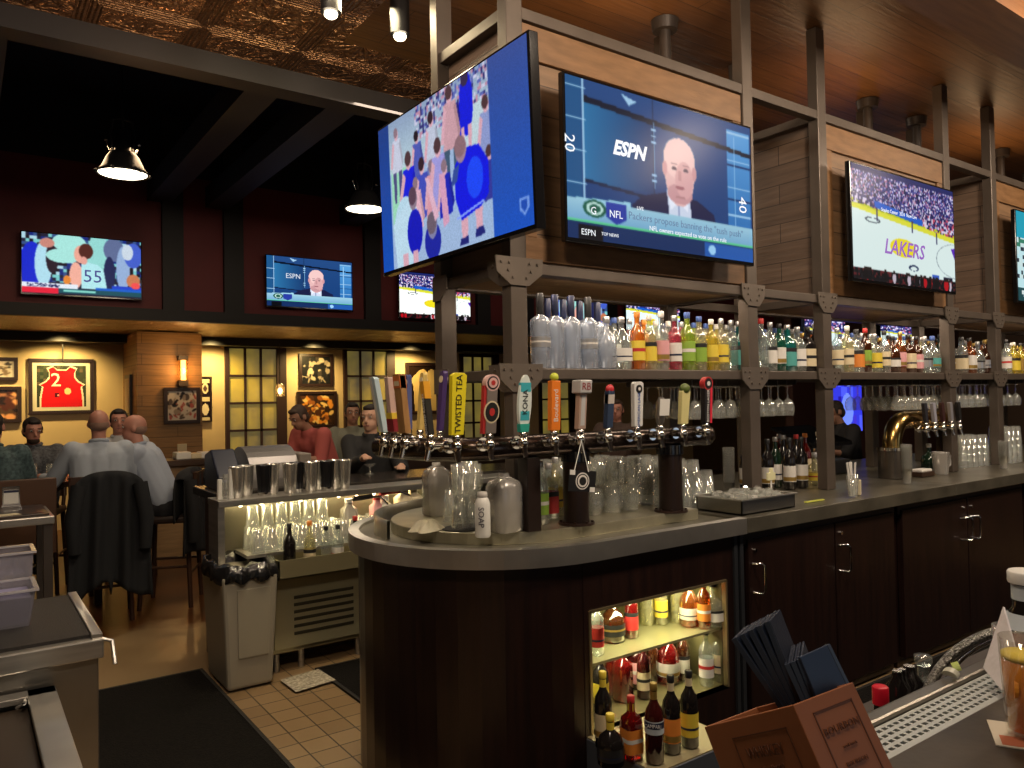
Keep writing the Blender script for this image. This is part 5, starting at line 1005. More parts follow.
o = MB().add([(*A(280, 680, z=.021).xy, .021), (*A(296, 692, z=.021).xy, .021), (*A(336, 680, z=.021).xy, .021), (*A(318, 669, z=.021).xy, .021)], [(0, 1, 2, 3)]).build('paper_sheet', mat('printed_paper', (.62, .56, .42), .8, var=.7, vscale=60, col2=(.2, .18, .13)), solid=.002); tag(o, 'printed paper sheet lying on the floor below the ice bin', 'paper')

# ------------------------------------------------------------------ left foreground stations
LS = thing('steel_station', 'stainless work station with a black ribbed mat at the left edge', 'counter', (0, 3.5, 0))
MB().box((-1.2, 3.15, .04), (.40, 3.92, .80)).build('body', mat('station_steel', (.40, .38, .34), .3, .9, var=.3, vscale=2.5), LS, bevel=.004)
MB().box((-1.22, 3.13, .78), (.415, 3.93, .85)).build('top_edge', steel, LS, bevel=.006)
MB().box((-1.2, 3.17, .85), (.375, 3.90, .862)).build('ribbed_mat', mat('ribbed_mat', (.030, .026, .024), .6, var=.5, vscale=30, stretch=(6, 1, 1), bump=.6, bscale=90), LS)
MB().box((.378, 3.14, .85), (.412, 3.92, .868)).build('side_lip', steel_rim, LS, bevel=.003)
MB().tube([(.41, 3.36, .80), (.47, 3.34, .78), (.475, 3.30, .70)], .008, 8).build('bottle_opener', steel_rim, LS)
SK = thing('steel_sink', 'low stainless ice well with dark inside at the bottom left corner', 'sink', (0, 2.6, 0))
z = .72; sx1 = .262
MB().box((-1.2, 2.30, .04), (sx1-.01, 2.32, z-.02)).box((-1.2, 3.10, .04), (sx1-.01, 3.12, z-.02)).box((sx1-.03, 2.3, .04), (sx1-.01, 3.12, z-.02)).box((-1.2, 2.3, .04), (sx1-.01, 3.12, .4)).build('body', mat('station_steel'), SK)
MB().box((sx1-.085, 2.25, z-.02), (sx1, 3.125, z)).box((-1.2, 3.055, z-.02), (sx1, 3.125, z)).box((-1.2, 2.25, z-.02), (sx1, 2.33, z)).build('rim', steel, SK, bevel=.003)
MB().box((-1.2, 2.33, z-.05), (sx1-.085, 3.055, z-.035)).build('well_sheet', mat('well_dark', (.035, .024, .016), .35), SK)  # flat dark sheet across the well, just below the rim
MB().tube([A(17, 708, z=.70), A(24, 704, z=.72), A(26, 699, z=.70)], .006, 6).build('drain_clip', steel_rim, SK)
# clear containers on the mat
ac = glass('acrylic', (.80, .80, .84), .22, (.62, .60, .68), .1)
def acry(x0, x1, y0, y1, z0, z1, fl, lab, m, fill):
    T = thing('acrylic_bin', lab, 'container', ((x0+x1)/2, (y0+y1)/2, z0), 'clear acrylic containers'); t = .006
    MB().add(taper(x0, x1, y0, y1, z0, z1, fl), [(0, 3, 2, 1), (0, 1, 5, 4), (1, 2, 6, 5), (2, 3, 7, 6), (3, 0, 4, 7)]).build('shell', ac, T, solid=.004)
    a = taper(x0-.008, x1+.008, y0-.008, y1+.008, z1-.004, z1+.004, 0); MB().box((x0-.012, y0-.012, z1-.004), (x1+.012, y0+.004, z1+.004)).box((x0-.012, y1-.004, z1-.004), (x1+.012, y1+.012, z1+.004)).box((x1-.004, y0, z1-.004), (x1+.012, y1, z1+.004)).box((x0-.012, y0, z1-.004), (x0+.004, y1, z1+.004)).build('lip', glass('acrylic_lip', (.8, .8, .82), .5, (.7, .68, .7), .1), T)
    MB().add(taper(x0+.012, x1-.012, y0+.012, y1-.012, z0+.006, z0+(z1-z0)*fill, fl*.6), BF).build('contents', m, T, bevel=.004)
acry(-.10, .225, 3.42, 3.66, .863, 1.00, .02, 'clear acrylic container of bluish packets on the ribbed mat', mat('bluish_packets', (.22, .21, .36), .6, var=.2, vscale=14), .8)
acry(-.12, .235, 3.69, 3.88, .863, 1.10, .01, 'taller clear acrylic container behind the bluish one', mat('brownish_fill', (.20, .15, .12), .6, var=.3, vscale=8), .45)
# service table with napkin caddy
ST = thing('service_table', 'steel edged service table with a dark mat top at the left edge', 'table', (.1, 6.0, 0))
MB().box((-1.3, 5.62, .955), (.475, 6.25, 1.005)).build('steel_edge', steel, ST, bevel=.006); MB().box((-1.28, 5.66, 1.005), (.45, 6.23, 1.020)).build('mat_top', mat('table_mat', (.035, .022, .018), .3), ST, bevel=.003)
for x, y in ((.44, 5.66), (.44, 6.2), (-1.2, 5.66)): MB().box((x-.025, y-.025, 0), (x+.025, y+.025, .955)).build('leg', dark_metal, ST)
MB().box((-1.25, 5.7, .35), (.43, 6.2, .38)).build('lower_shelf', dark_metal, ST)
P = A(11, 506, z=1.021); T = thing('menu_caddy', 'small silver table caddy holding white cards', 'caddy', P)
MB().box((P.x-.055, P.y-.04, 1.021), (P.x+.055, P.y+.04, 1.03)).build('base', chrome, T); MB().box((P.x-.05, P.y-.03, 1.03), (P.x+.05, P.y-.02, 1.15)).box((P.x-.05, P.y+.02, 1.03), (P.x+.05, P.y+.03, 1.15)).build('frame', chrome, T); MB().box((P.x-.042, P.y-.036, 1.04), (P.x+.042, P.y-.031, 1.13)).build('card', white, T); MB().box((P.x-.042, P.y-.037, 1.115), (P.x+.042, P.y-.0365, 1.13)).build('card_stripe', LM['navy'], T)
P = A(10, 515, z=1.021); tag(MB().box((P.x-.12, P.y-.05, 1.021), (P.x+.05, P.y+.05, 1.024), rotz(.3)).build('coaster', cream, bevel=.001), 'printed paper coaster under the silver table caddy', 'coaster')

# ------------------------------------------------------------------ people
skin = mat('skin', (.52, .30, .21), .5); skin2 = mat('skin_ruddy', (.50, .23, .17), .5); skin3 = mat('skin_tan', (.33, .17, .11), .5)
hair_d = mat('hair_dark', (.018, .012, .010), .7); hair_b = mat('hair_brown', (.05, .028, .018), .7); hair_g = mat('hair_grey', (.20, .18, .17), .7)
trs = mat('trousers_dark', (.012, .012, .016), .8); shoe_m = mat('shoe_black', (.01, .01, .01), .4)
def person(label, pos, yaw, shirt, hair, sk=skin, seat=.76, lean=.12, look=0, nod=.0, hands=((-.22, .42, .32), (.22, .42, .32)), hands_on=True, group=None, bald=False, stand=False, beard=False, hairm=None, fine=False, sleeve=.92, collar=True, long_hair=False):
    """local frame: x to the person's right... y forward, z up; pos is the hip point on the floor plan"""
    T = thing('person', label, 'person', (pos[0], pos[1], 0), group); R = rotz(yaw); base = Vector((pos[0], pos[1], 0))
    def W(x, y, z): return base+R@Vector((x, y, z))
    hip = seat+.09; s, c = math.sin(lean), math.cos(lean)
    def tz(x, t, f=0): return (x, s*t+f*c, hip+c*t-f*s)           # along the spine
    pel, wa, ch, nk = tz(0, 0), tz(0, .2), tz(0, .40, .01), tz(0, .55, .01)
    hd = (0, nk[1]+s*.08+nod*.10, nk[2]+.145-nod*.03)
    arms = []
    for k, sg in enumerate((-1, 1)):
        sh = tz(sg*.185, .49); h = hands[k]; hp = (h[0], h[1], hip+h[2]); mid = Vector(sh).lerp(Vector(hp), .5); el = (mid.x+sg*.035, mid.y-.04, mid.z-.13); arms.append((sh, el, hp))
    # body (skin)
    b = MB(); E3 = rotz(yaw)
    b.cap(W(*pel), W(*wa), .11, .10).cap(W(*wa), W(*ch), .10, .12).cap(W(*ch), W(*nk), .11, .055).cap(W(*nk), W(hd[0], hd[1]-.01, hd[2]-.04), .056, .052)
    Rh = rotz(yaw+look)@Matrix.Rotation(nod*.6, 3, 'X').inverted(); HC = W(*hd)
    def HH(x, y, z): return HC+Rh@Vector((x, y, z))
    b.ball(HH(0, -.01, .03), (.076, .094, .090), 18, 12, Rh).ball(HH(0, .022, -.045), (.058, .066, .068), 16, 10, Rh).ball(HH(0, .045, -.085), (.032, .035, .025), 12, 8, Rh)
    b.cap(HH(0, .086, .012), HH(0, .102, -.022), .010, .015, 8).ball(HH(0, .078, .035), (.05, .016, .010), 12, 6, Rh)
    for sg in (-1, 1): b.ball(HH(sg*.078, -.008, -.005), (.010, .020, .030), 8, 8, Rh)
    for k, (sh, el, hp) in enumerate(arms):
        b.cap(W(*sh), W(*el), .048, .040).cap(W(*el), W(*hp), .040, .026)
        d = (W(*hp)-W(*el)).normalized(); sg = (-1, 1)[k]; sd = d.cross(Z_).normalized(); up = sd.cross(d)
        p1 = W(*hp)+d*.075; b.cap(W(*hp)+d*.02, p1, .027, .030)
        for f in range(4):
            o_ = sd*((f-1.5)*.019); l = (.034, .040, .038, .030)[f]; a0 = p1+o_+d*.012; a1 = a0+d*l-up*.006; a2 = a1+d*l*.5-up*.022; b.cap(a0, a1, .0090, .0085, 8).cap(a1, a2, .0085, .0072, 8)
        t0 = W(*hp)+d*.03+sd*sg*-.026; t1 = t0+d*.035+sd*sg*-.022-up*.004; b.cap(t0, t1, .0115, .010, 8).cap(t1, t1+d*.028-up*.006, .010, .008, 8)
    legs = []
    for sg in (-1, 1):
        if stand: hp_, kn, ft = (sg*.09, 0, hip-.02), (sg*.10, .02, .50), (sg*.11, -.02, .09)
        else: hp_, kn, ft = (sg*.09, 0, hip-.02), (sg*.13, .42, seat+.04), (sg*.12, .36, seat-.36)
        legs.append((hp_, kn, ft)); b.cap(W(*hp_), W(*kn), .078, .054).cap(W(*kn), W(*ft), .050, .034)
    b.build('body', sk, T, remesh=.0075 if fine else .011, smooth_it=3)
    # clothes
    b = MB(); g = .014
    b.cap(W(*pel), W(*wa), .135, .125).cap(W(*wa), W(*ch), .125, .135).cap(W(*tz(-.11, .40)), W(*tz(.11, .40)), .105).cap(W(*tz(-.10, .1)), W(*tz(.10, .1)), .09).cap(W(*ch), W(nk[0], nk[1], nk[2]-.03), .12, .075).cap(W(*tz(-.15, .485)), W(*tz(.15, .485)), .066)
    for sg in (-1, 1): b.cap(W(*tz(sg*.085, .05)), W(*tz(sg*.105, .42)), .115, .118)
    for sh, el, hp in arms:
        e2 = Vector(el).lerp(Vector(hp), sleeve); b.cap(W(*sh), W(*el), .078, .064)
        if sleeve > 0: b.cap(W(*el), W(*e2), .062, .044)
    sh_o = b.build('shirt', shirt, T, remesh=.011, smooth_it=4)
    if collar: MB().tube([W(nk[0]+.062*math.cos(a), nk[1]+.062*math.sin(a)*.9, nk[2]+.012-.012*math.sin(a)) for a in np.linspace(-PI*1.35, PI*.35, 16)], .014, 8).build('collar', shirt, T)
    b = MB().cap(W(-.07, 0, hip-.03), W(.07, 0, hip-.03), .13)
    for hp_, kn, ft in legs: b.cap(W(*hp_), W(*kn), .095, .070).cap(W(*kn), W(*ft), .068, .052)
    b.build('trousers', trs, T, remesh=.015, smooth_it=3)
    for hp_, kn, ft in legs: MB().cap(W(ft[0], ft[1]-.03, ft[2]-.045), W(ft[0], ft[1]+.14, ft[2]-.055), .042, .036).build('shoe', shoe_m, T)
    # hair
    hm = hairm or hair; b = MB()
    if bald:
        b.ball(HH(0, -.030, -.004), (.0775, .0775, .052), 20, 12, Rh); b.build('hair', mat('stubble', (.26, .15, .11), .7), T, remesh=.006, smooth_it=3)
    else:
        b.ball(HH(0, -.020, .046), (.0785, .090, .082), 20, 14, Rh).ball(HH(0, -.048, -.012), (.0765, .062, .070), 16, 12, Rh).ball(HH(0, .045, .092), (.050, .035, .026), 12, 8, Rh)
        for sg in (-1, 1): b.ball(HH(sg*.070, .020, .020), (.010, .016, .034), 8, 8, Rh)
        if long_hair: b.cap(HH(0, -.07, -.02), HH(0, -.09, -.22), .075, .05)
        b.build('hair', hm, T, remesh=.008, smooth_it=2)
    if beard: MB().ball(HH(0, .035, -.075), (.052, .052, .042), 14, 10, Rh).build('beard', hair_b, T)
    em = mat('eye_dark', (.02, .015, .012), .2); ew = mat('eye_white', (.6, .58, .55), .3)
    for sg in (-1, 1):
        e = MB().ball(HH(sg*.031, .078, .016), (.012, .008, .008), 10, 6, Rh).build('eye', ew, T); MB().ball(HH(sg*.031, .084, .016), (.006, .004, .006), 8, 6, Rh).build('iris', em, e)
        MB().cap(HH(sg*.018, .086, .040), HH(sg*.046, .078, .038), .004, .003, 6).build('eyebrow', hair_b if not bald else hair_g, T)
    MB().cap(HH(-.020, .083, -.058), HH(.020, .083, -.058), .005, .005, 6).build('mouth', mat('lips', (.30, .10, .09), .5), T)
    return T
def face_dir(p, q): d = Vector(q)-Vector(p); return math.atan2(-d.x, d.y)
shirt_w = mat('shirt_white_blue', (.42, .47, .56), .8); shirt_b = mat('shirt_pale_blue', (.40, .45, .56), .8); shirt_p = mat('shirt_white', (.50, .50, .52), .8)
shirt_t = mat('shirt_patterned_teal', (.10, .16, .17), .8, var=.7, vscale=40, col2=(.03, .05, .06)); shirt_d = mat('shirt_patterned_dark', (.13, .14, .16), .8, var=.8, vscale=50, col2=(.04, .04, .05))
TB = (.75, 7.55)
HT = thing('pub_table', 'high dark wooden table where five men sit and talk', 'table', (.72, 7.62, 0))
MB().box((-.25, 7.30, 1.03), (1.15, 7.98, 1.075)).build('table_top', mat('table_top', (.07, .04, .025), .25), HT, bevel=.006)
for x, y in ((-.1, 7.5), (.95, 7.5), (-.1, 7.82), (.95, 7.82)): MB().box((x-.03, y-.03, 0), (x+.03, y+.03, 1.03)).build('leg', wood_dark, HT)
def head_at(u, v, d, lean, seat=.76):
    P = A(u, v, d=d); return P
person('bald man in a white shirt seen from behind, jacket on his stool', (.90, 6.98), -.12, shirt_w, None, skin2, lean=.12, hands=((-.40, .34, .26), (.30, .36, .22)), bald=True, hairm=hair_g)
person('grey haired man in a pale blue shirt leaning in over the table', (1.44, 7.13), 1.15, shirt_b, None, skin2, lean=.42, hands=((-.10, .60, .22), (.20, .58, .22)), bald=True, hairm=hair_g, look=.15)
person('dark haired man in a white shirt facing us across the table', (1.24, 8.20), PI-.30, shirt_p, hair_d, skin2, lean=.12, hands=((-.2, .35, .2), (.2, .35, .2)), look=.2)
person('dark haired bearded man in a grey patterned shirt looking down', (.55, 8.34), PI-.3, shirt_d, hair_d, skin2, lean=.05, hands=((-.2, .42, .18), (.15, .42, .18)), look=.5, nod=.3, beard=True, seat=.70)
person('man in a teal patterned shirt with his back turned, cut by the left edge', (.17, 7.02), -.25, shirt_t, hair_d, skin2, lean=.14, hands=((-.2, .4, .2), (.2, .4, .2)))
# stools
def stool(x, y, yaw, lab, cloth=None, back=1.12):
    T = thing('bar_stool', lab, 'bar stool', (x, y, 0), 'stools round the high table'); R = rotz(yaw); base = Vector((x, y, 0))
    def W(a, b_, c_): return base+R@Vector((a, b_, c_))
    def bx(n, a, b_, m, p=T, bev=.004): mb = MB().box(a, b_); mb.v = [tuple(W(*v)) for v in mb.v]; return mb.build(n, m, p, bevel=bev)
    wd = mat('stool_wood', (.045, .020, .012), .35)
    bx('seat', (-.22, -.20, .70), (.22, .22, .76), mat('stool_seat', (.03, .018, .014), .4), T, .02)
    for sx in (-1, 1):
        for sy in (-1, 1): MB().cyl(W(sx*.22, sy*.20+.0, 0), W(sx*.19, sy*.17, .71), .018, .022, 8).build('leg', wd, T)
        MB().cyl(W(sx*.19, -.18, .74), W(sx*.20, -.24, back), .018, .016, 8).build('back_post', wd, T)
    for a, b_ in (((-.21, .19, .28), (.21, .19, .28)), ((-.21, -.19, .28), (.21, -.19, .28)), ((-.21, -.19, .34), (-.21, .19, .34)), ((.21, -.19, .34), (.21, .19, .34))): MB().cyl(W(*a), W(*b_), .012, n=8).build('stretcher', wd, T)
    bx('back_panel', (-.21, -.25, .84), (.21, -.22, back), wd)
    return T, W
stool(.90, 6.96, -.12, 'dark wooden bar stool under the bald man, draped with a jacket', back=1.15)
stool(1.46, 7.11, 1.15, 'dark wooden bar stool under the leaning grey haired man')
stool(1.30, 8.22, PI-.3, 'dark wooden bar stool under the man facing us', back=1.0); stool(.55, 8.36, PI-.3, 'dark wooden bar stool under the bearded man', back=1.0)
T, W5 = stool(.17, 7.0, -.25, 'dark wooden bar stool with a wide brown back panel at the left', back=1.1)
o = MB().box((-.1, 6.70, .60), (.58, 6.75, 1.16)).build('booth_back', mat('booth_wood', (.085, .040, .020), .4), T, bevel=.006)
def jacket(x, y, yaw, w0, top, drop, lab, m, seed=0, flare=.08):
    base = Vector((x, y, 0)); R = rotz(yaw); T = thing('draped_jacket', lab, 'jacket', (x, y, top))
    def fn(i, j):
        a = (i-.5)*2; t = j; wv = w0*(1+flare*2*max(0, t-.35))
        fold = .020*math.sin(a*9+seed)+.014*math.sin(a*17+seed*2+t*3); taper_ = 1-.16*math.exp(-((t-.32)/.07)**2)*abs(a)**3
        if t < .3: z = top-(.3-t)*1.2; yy = .035
        elif t < .36: z = top+.012*(1-abs(a)**2); yy = .035-(t-.3)/.06*.09
        else: z = top-(t-.36)/.64*drop*(1-.10*math.sin(a*3+seed)*0-.22*(abs(a)>.0)*(.5+.5*math.sin(a*4+seed+1))*.5); yy = -.055-.05*(t-.36)+fold*(.3+t)
        z -= .07*abs(a)**2.5
        return base+R@Vector((a*wv*.5*taper_, -.22+yy, z))
    g = MB(); g.grid(fn, 40, 34); g.build('cloth', m, T, solid=.012)
    for sg in (-1, 1):
        g = MB().tube([base+R@Vector((sg*w0*.40, -.30, top-.08)), base+R@Vector((sg*w0*.48, -.345, top-.33)), base+R@Vector((sg*w0*.46, -.335, top-.58))], [.055, .055, .045], 10); g.build('sleeve', m, T)
    return T
jacket(.96, 6.90, -.12, .52, 1.17, .92, 'dark charcoal jacket hung over the stool back of the bald man', mat('cloth_charcoal', (.010, .012, .016), .85, bump=.2), 1)
jacket(1.40, 7.10, 1.0, .52, 1.14, .70, 'black jacket hung over the stool of the leaning man', mat('cloth_black', (.006, .006, .008), .85, bump=.2), 4)
# things on the high table
for k, (x, y) in enumerate(((.35, 7.48), (.48, 7.55), (.60, 7.42), (1.0, 7.6))):
    place(pg, (x, y, 1.077), 0, 'drinking glass standing among the men on the high table', 'glasses on the high table')
# people at the far bar and beyond
P = A(322, 440, d=7.8); pink = mat('shirt_pink', (.42, .09, .08), .8)
person('person in a coral shirt with head bowed beyond the far bar', (P.x+.05, P.y), PI*.62, pink, hair_d, skin3, seat=.84, lean=.45, nod=.8, hands=((-.15, .42, .22), (.15, .45, .25)), sleeve=0, collar=False, hairm=hair_b)
P = A(385, 420, d=6.4)
person('dark clothed guest behind the end taps, hands on the far bar', (P.x+.02, P.y+.30), PI-.55, mat('shirt_black', (.010, .010, .012), .8), hair_d, skin, seat=.76, lean=.10, hands=((-.28, .42, .30), (.02, .52, .38)), look=-.3, fine=True)
P = A(352, 430, d=8.2)
person('guest in a pale top with dark hair sitting under the far window', (P.x, P.y), PI*.9, mat('shirt_grey_green', (.16, .16, .12), .8), hair_d, skin3, seat=.78, lean=.1, hands=((-.2, .35, .2), (.2, .35, .2)), collar=False)
for u, d_, dy, ya, lab in ((322, 7.8, 0, PI*.62, 'dark bar stool under the person in the coral shirt'), (385, 6.4, .30, PI-.55, 'dark bar stool under the dark clothed guest'), (352, 8.2, 0, PI*.9, 'dark bar stool under the guest in a pale top')):
    P = A(u, 430, d=d_); stool(P.x+.03, P.y+dy, ya, lab, back=1.0)
P = A(849, 408, y=4.55)
person('bartender in a black shirt looking down behind the bottle shelf', (P.x+.02, 4.60), 1.2, mat('shirt_black'), hair_d, skin3, seat=P.z-.02-.09-.70, lean=.12, nod=.5, look=0, hands=((-.2, .36, .28), (.2, .36, .28)), stand=True, sleeve=.3, collar=False)
P = A(617, 409, d=8.6)
person('ruddy faced guest glimpsed between the beer tap handles', (P.x, P.y), PI-.9, mat('shirt_dim', (.08, .05, .04), .8), hair_b, skin2, stand=True, seat=P.z-.80, lean=.05, look=0, collar=False)

# ------------------------------------------------------------------ pictures and lamps on the far wall
frm = mat('frame_dark', (.022, .010, .008), .35); matte_pic = picmat('print', 0, .25)
def frame(x0, x1, z0, z1, pic, lab, y=12.28, bw=.045, mount=None):
    T = thing('framed_picture', lab, 'framed picture', ((x0+x1)/2, y, z0), 'framed pictures on the far wall')
    MB().box((x0, y-.03, z0), (x0+bw, y+.015, z1)).box((x1-bw, y-.03, z0), (x1, y+.015, z1)).box((x0+bw, y-.03, z0), (x1-bw, y+.015, z0+bw)).box((x0+bw, y-.03, z1-bw), (x1-bw, y+.015, z1)).build('frame', frm, T)
    if mount:
        MB().box((x0+bw, y-.010, z0+bw), (x1-bw, y+.01, z1-bw)).build('mount', mount, T); q = bw+.05
    else: q = bw
    picture('print', (x0+q, y-.0125, z1-q), X_, -Z_, x1-x0-2*q, z1-z0-2*q, pic, matte_pic, T); return T
def p_specks(w, h, bg, cols, dens=.8, k=2, seed=1): p = Pic(w*2, h*2, bg); p.rng = np.random.default_rng(seed); return p.blobs(60, cols, .02, .10, .04, .04, .96, .96).blur(2)
jp = Pic(90, 76, (.20, .22, .14)); jp.rng = np.random.default_rng(2); jp.speck(0, 0, 1, .5, [(.25, .28, .18), (.35, .3, .2), (.15, .2, .12)], .4, 6)
jo = [(.05, 1), (.06, .75), (.10, .50), (.03, .46), (.16, .38), (.24, .28), (.24, .15), (.20, .06), (.32, .0), (.40, .09), (.60, .09), (.68, .0), (.82, .06), (.78, .15), (.78, .28), (.86, .38), (.99, .46), (.92, .50), (.95, .75), (.96, 1)]
jp.poly(jo, (.85, .80, .70)); jp.poly([(.5+(x-.5)*.92, y*.97+.03 if y < .9 else 1) for x, y in jo], (.78, .05, .05)); jp.ell(.62, .62, .07, .08, (1, .75, .5)).rect(.36, .66, .44, .76, (.3, .02, .03)).rect(.41, .70, .44, .74, (.9, .6, .5))
T = frame(.74, 1.52, 1.60, 2.36, jp, 'large framed red basketball jersey numbered two lit by a picture lamp', mount=mat('mount_cream', (.62, .58, .44), .7))
text('2', .26, (1.06, 12.262, 2.06), X_, Z_, mat('jersey_number', (.75, .70, .5), .6), T)
MB().cyl((1.12, 12.0, 2.55), (1.12, 12.0, 2.30), .008, n=6).build('lamp_cord', black, thing('picture_lamp', 'thin black cord lamp hanging in front of the jersey frame', 'lamp', (1.12, 12.0, 2.3)))
frame(.10, .62, 2.06, 2.37, p_specks(24, 18, (.75, .72, .66), [(.7, .65, .6), (.2, .18, .16), (.45, .38, .3)], .7, 2, 3), 'small framed photograph above a larger one at the left edge')
frame(-.05, .66, 1.50, 1.98, p_specks(30, 22, (.3, .22, .15), [(.85, .6, .4), (.3, .15, .1), (.6, .4, .3), (.15, .1, .08)], .85, 3, 4), 'framed team photograph below the small one at the left edge')
T = frame(2.22, 2.68, 1.44, 1.93, p_specks(34, 30, (.72, .70, .68), [(.75, .72, .7), (.3, .26, .24), (.55, .5, .46), (.12, .1, .1), (.6, .3, .28)], .8, 2, 5), 'framed grey sketch print under the glowing sconce', y=11.18)
T = frame(2.93, 3.12, 1.43, 2.12, Pic(14, 40, (.10, .05, .04)).rect(.1, .03, .9, .12, (.8, .75, .6)).ell(.5, .25, .32, .12, (.8, .76, .62)).ell(.5, .25, .2, .07, (.3, .22, .2)).rect(.1, .44, .9, .54, (.8, .75, .6)).ell(.5, .74, .34, .13, (.85, .8, .68)).rect(.1, .92, .9, .99, (.8, .75, .6)), 'tall narrow dark banner print with pale emblems right of the pilaster', bw=.02)
frame(4.50, 5.08, 1.96, 2.50, p_specks(40, 36, (.10, .10, .10), [(.12, .12, .12), (.55, .5, .42), (.65, .6, .5), (.2, .18, .16), (.1, .1, .1)], .8, 2, 7), 'framed black and white photograph between the two windows, upper one')
frame(4.46, 5.14, 1.28, 1.88, p_specks(44, 38, (.2, .14, .1), [(.85, .55, .2), (.9, .75, .45), (.3, .18, .1), (.6, .35, .15)], .9, 2, 8), 'framed orange team collage below the black and white photograph')
T = thing('framed_picture', 'slim dark frame on the left side of the pilaster', 'framed picture', (1.87, 11.75, 1.6), 'framed pictures on the far wall'); MB().box((1.865, 11.55, 1.55), (1.895, 11.95, 2.12)).build('frame', frm, T); MB().box((1.860, 11.59, 1.60), (1.866, 11.91, 2.07)).build('print', mat('side_print', (.4, .3, .2), .5), T)
# framed white jersey seen behind the end taps
jp2 = Pic(60, 60, (.12, .08, .06)); jp2.poly([(.15, 1), (.12, .45), (.05, .30), (.28, .10), (.40, .06), (.5, .14), (.6, .06), (.72, .10), (.95, .30), (.88, .45), (.85, 1)], (.72, .62, .42)); jp2.ell(.45, .55, .12, .14, (.75, .35, .1))
frame(6.45, 7.32, 1.45, 2.38, jp2, 'framed cream jersey glimpsed behind the end tap handles', bw=.06)
# sconce tube on the pilaster and small wall lamp
S = thing('wall_sconce', 'glowing tube sconce on the wooden pilaster', 'sconce', (2.46, 11.15, 2.0))
MB().cyl((2.46, 11.12, 2.03), (2.46, 11.12, 2.30), .032, n=14).build('bulb', mat('sconce_glow', (1, .6, .2), .4, emit=(1.0, .55, .16), es=5), S); MB().box((2.40, 11.10, 1.95), (2.52, 11.20, 2.03)).box((2.40, 11.10, 2.30), (2.52, 11.20, 2.36)).build('bracket', dark_metal, S)
MB().lathe([(.06, 2.02), (.06, 2.31)], (2.46, 11.12, 0), 16).build('shade_glass', glass('sconce_glass', (1, .85, .6), .05, (.9, .6, .3), .1), S)
point((2.46, 11.02, 2.16), 9, (1, .55, .18), .05, 'sconce_lamp'); point((2.46, 10.7, 2.4), 4, (1, .6, .25), .1, 'sconce_lamp')
P = A(280, 391, y=11.9); S = thing('jar_lamp', 'small clear jar lamp glowing beside the first window', 'lamp', P)
MB().lathe([(.04, -.09), (.07, -.08), (.07, .08), (.05, .11)], P, 14).build('jar', glass('jar_glass', (1, .9, .7), .1, (.9, .7, .4), .1), S); MB().ball(P, (.035, .035, .05)).build('bulb', mat('jar_bulb', (1, .8, .5), .4, emit=(1, .75, .4), es=7), S); MB().cyl(P+Z_*.10, P+Z_*.75, .006, n=6).build('cord', black, S)
point(P-Y_*.12, 3, (1, .65, .3), .05, 'jar_lamp_light')
# thermostat and stuff on the half wall
P = A(182, 449, y=11.18); tag(MB().box((P.x-.06, 11.165, P.z-.07), (P.x+.06, 11.195, P.z+.07)).build('wall_switch', cream, bevel=.004), 'pale wall switch plate under the sketch print on the pilaster', 'switch')
for k, (u, c, s_) in enumerate(((183, 'white', .16), (196, 'cream', .12), (206, 'white', .14), (214, 'cream', .10))):
    P = A(u, 456, y=9.2); P.z = 1.08; tag(MB().box((P.x-s_/2, 9.15, 1.081), (P.x+s_/2, 9.35, 1.081+s_*.5)).build('folded_linen', LM[c], bevel=.01), '%s stack of folded napkins on the half wall ledge from the left' % ORD[k], 'napkins', 'napkin stacks on the half wall')

# ------------------------------------------------------------------ pendants and ceiling spots
def pendant(u, v, y, lab, e=26):
    P = A(u, v, y=y); T = thing('pendant_lamp', lab, 'pendant lamp', (P.x, P.y, P.z), 'dark industrial pendant lamps'); pm = mat('pendant_metal', (.035, .035, .04), .4, .4)
    MB().lathe([(0, .016), (.19, .016), (.205, 0), (.205, .02), (.175, .05), (.13, .15), (.10, .19), (.065, .20), (.06, .36), (.05, .38), (0, .385)], P, 24).build('shade', pm, T)
    MB().lathe([(.0, .012), (.192, .012), (.192, .010), (0, .009)], P, 24).build('lens', mat('lamp_glow', (1, .9, .75), .4, emit=(1, .86, .62), es=6), T)
    MB().cyl(P+Z_*.36, P+Z_*.50, .012, n=8).build('neck', pm, T)
    for sg in (-1, 1): MB().tube([P+Vector((sg*.075, 0, .20)), P+Vector((sg*.095, 0, .34)), P+Vector((sg*.075, 0, .47)), P+Vector((0, 0, .485))], .008, 6).build('yoke', pm, T); MB().tube([P+Vector((sg*.10, 0, .20)), P+Vector((sg*.125, 0, .27))], .008, 6).ball(P+Vector((sg*.13, 0, .285)), .014).build('clamp', chrome, T)
    for k in range(6): a = k*PI/3; MB().ball(P+Vector((.21*math.cos(a), .21*math.sin(a), .01)), .016).build('rim_bolt', pm, T)
    top = 5.3 if y > 5.4 else 4.0; MB().cyl(P+Z_*.48, Vector((P.x, P.y, top)), .005, n=6).build('cord', black, T)
    spot(P-Z_*.06, P-Z_*2, e, (1, .82, .58), 130, .15, 1, 'pendant_light')
pendant(123, 175, 7.3, 'left pendant lamp hanging over the dining area'); pendant(365, 210, 7.3, 'right pendant lamp hanging just left of the bar televisions')
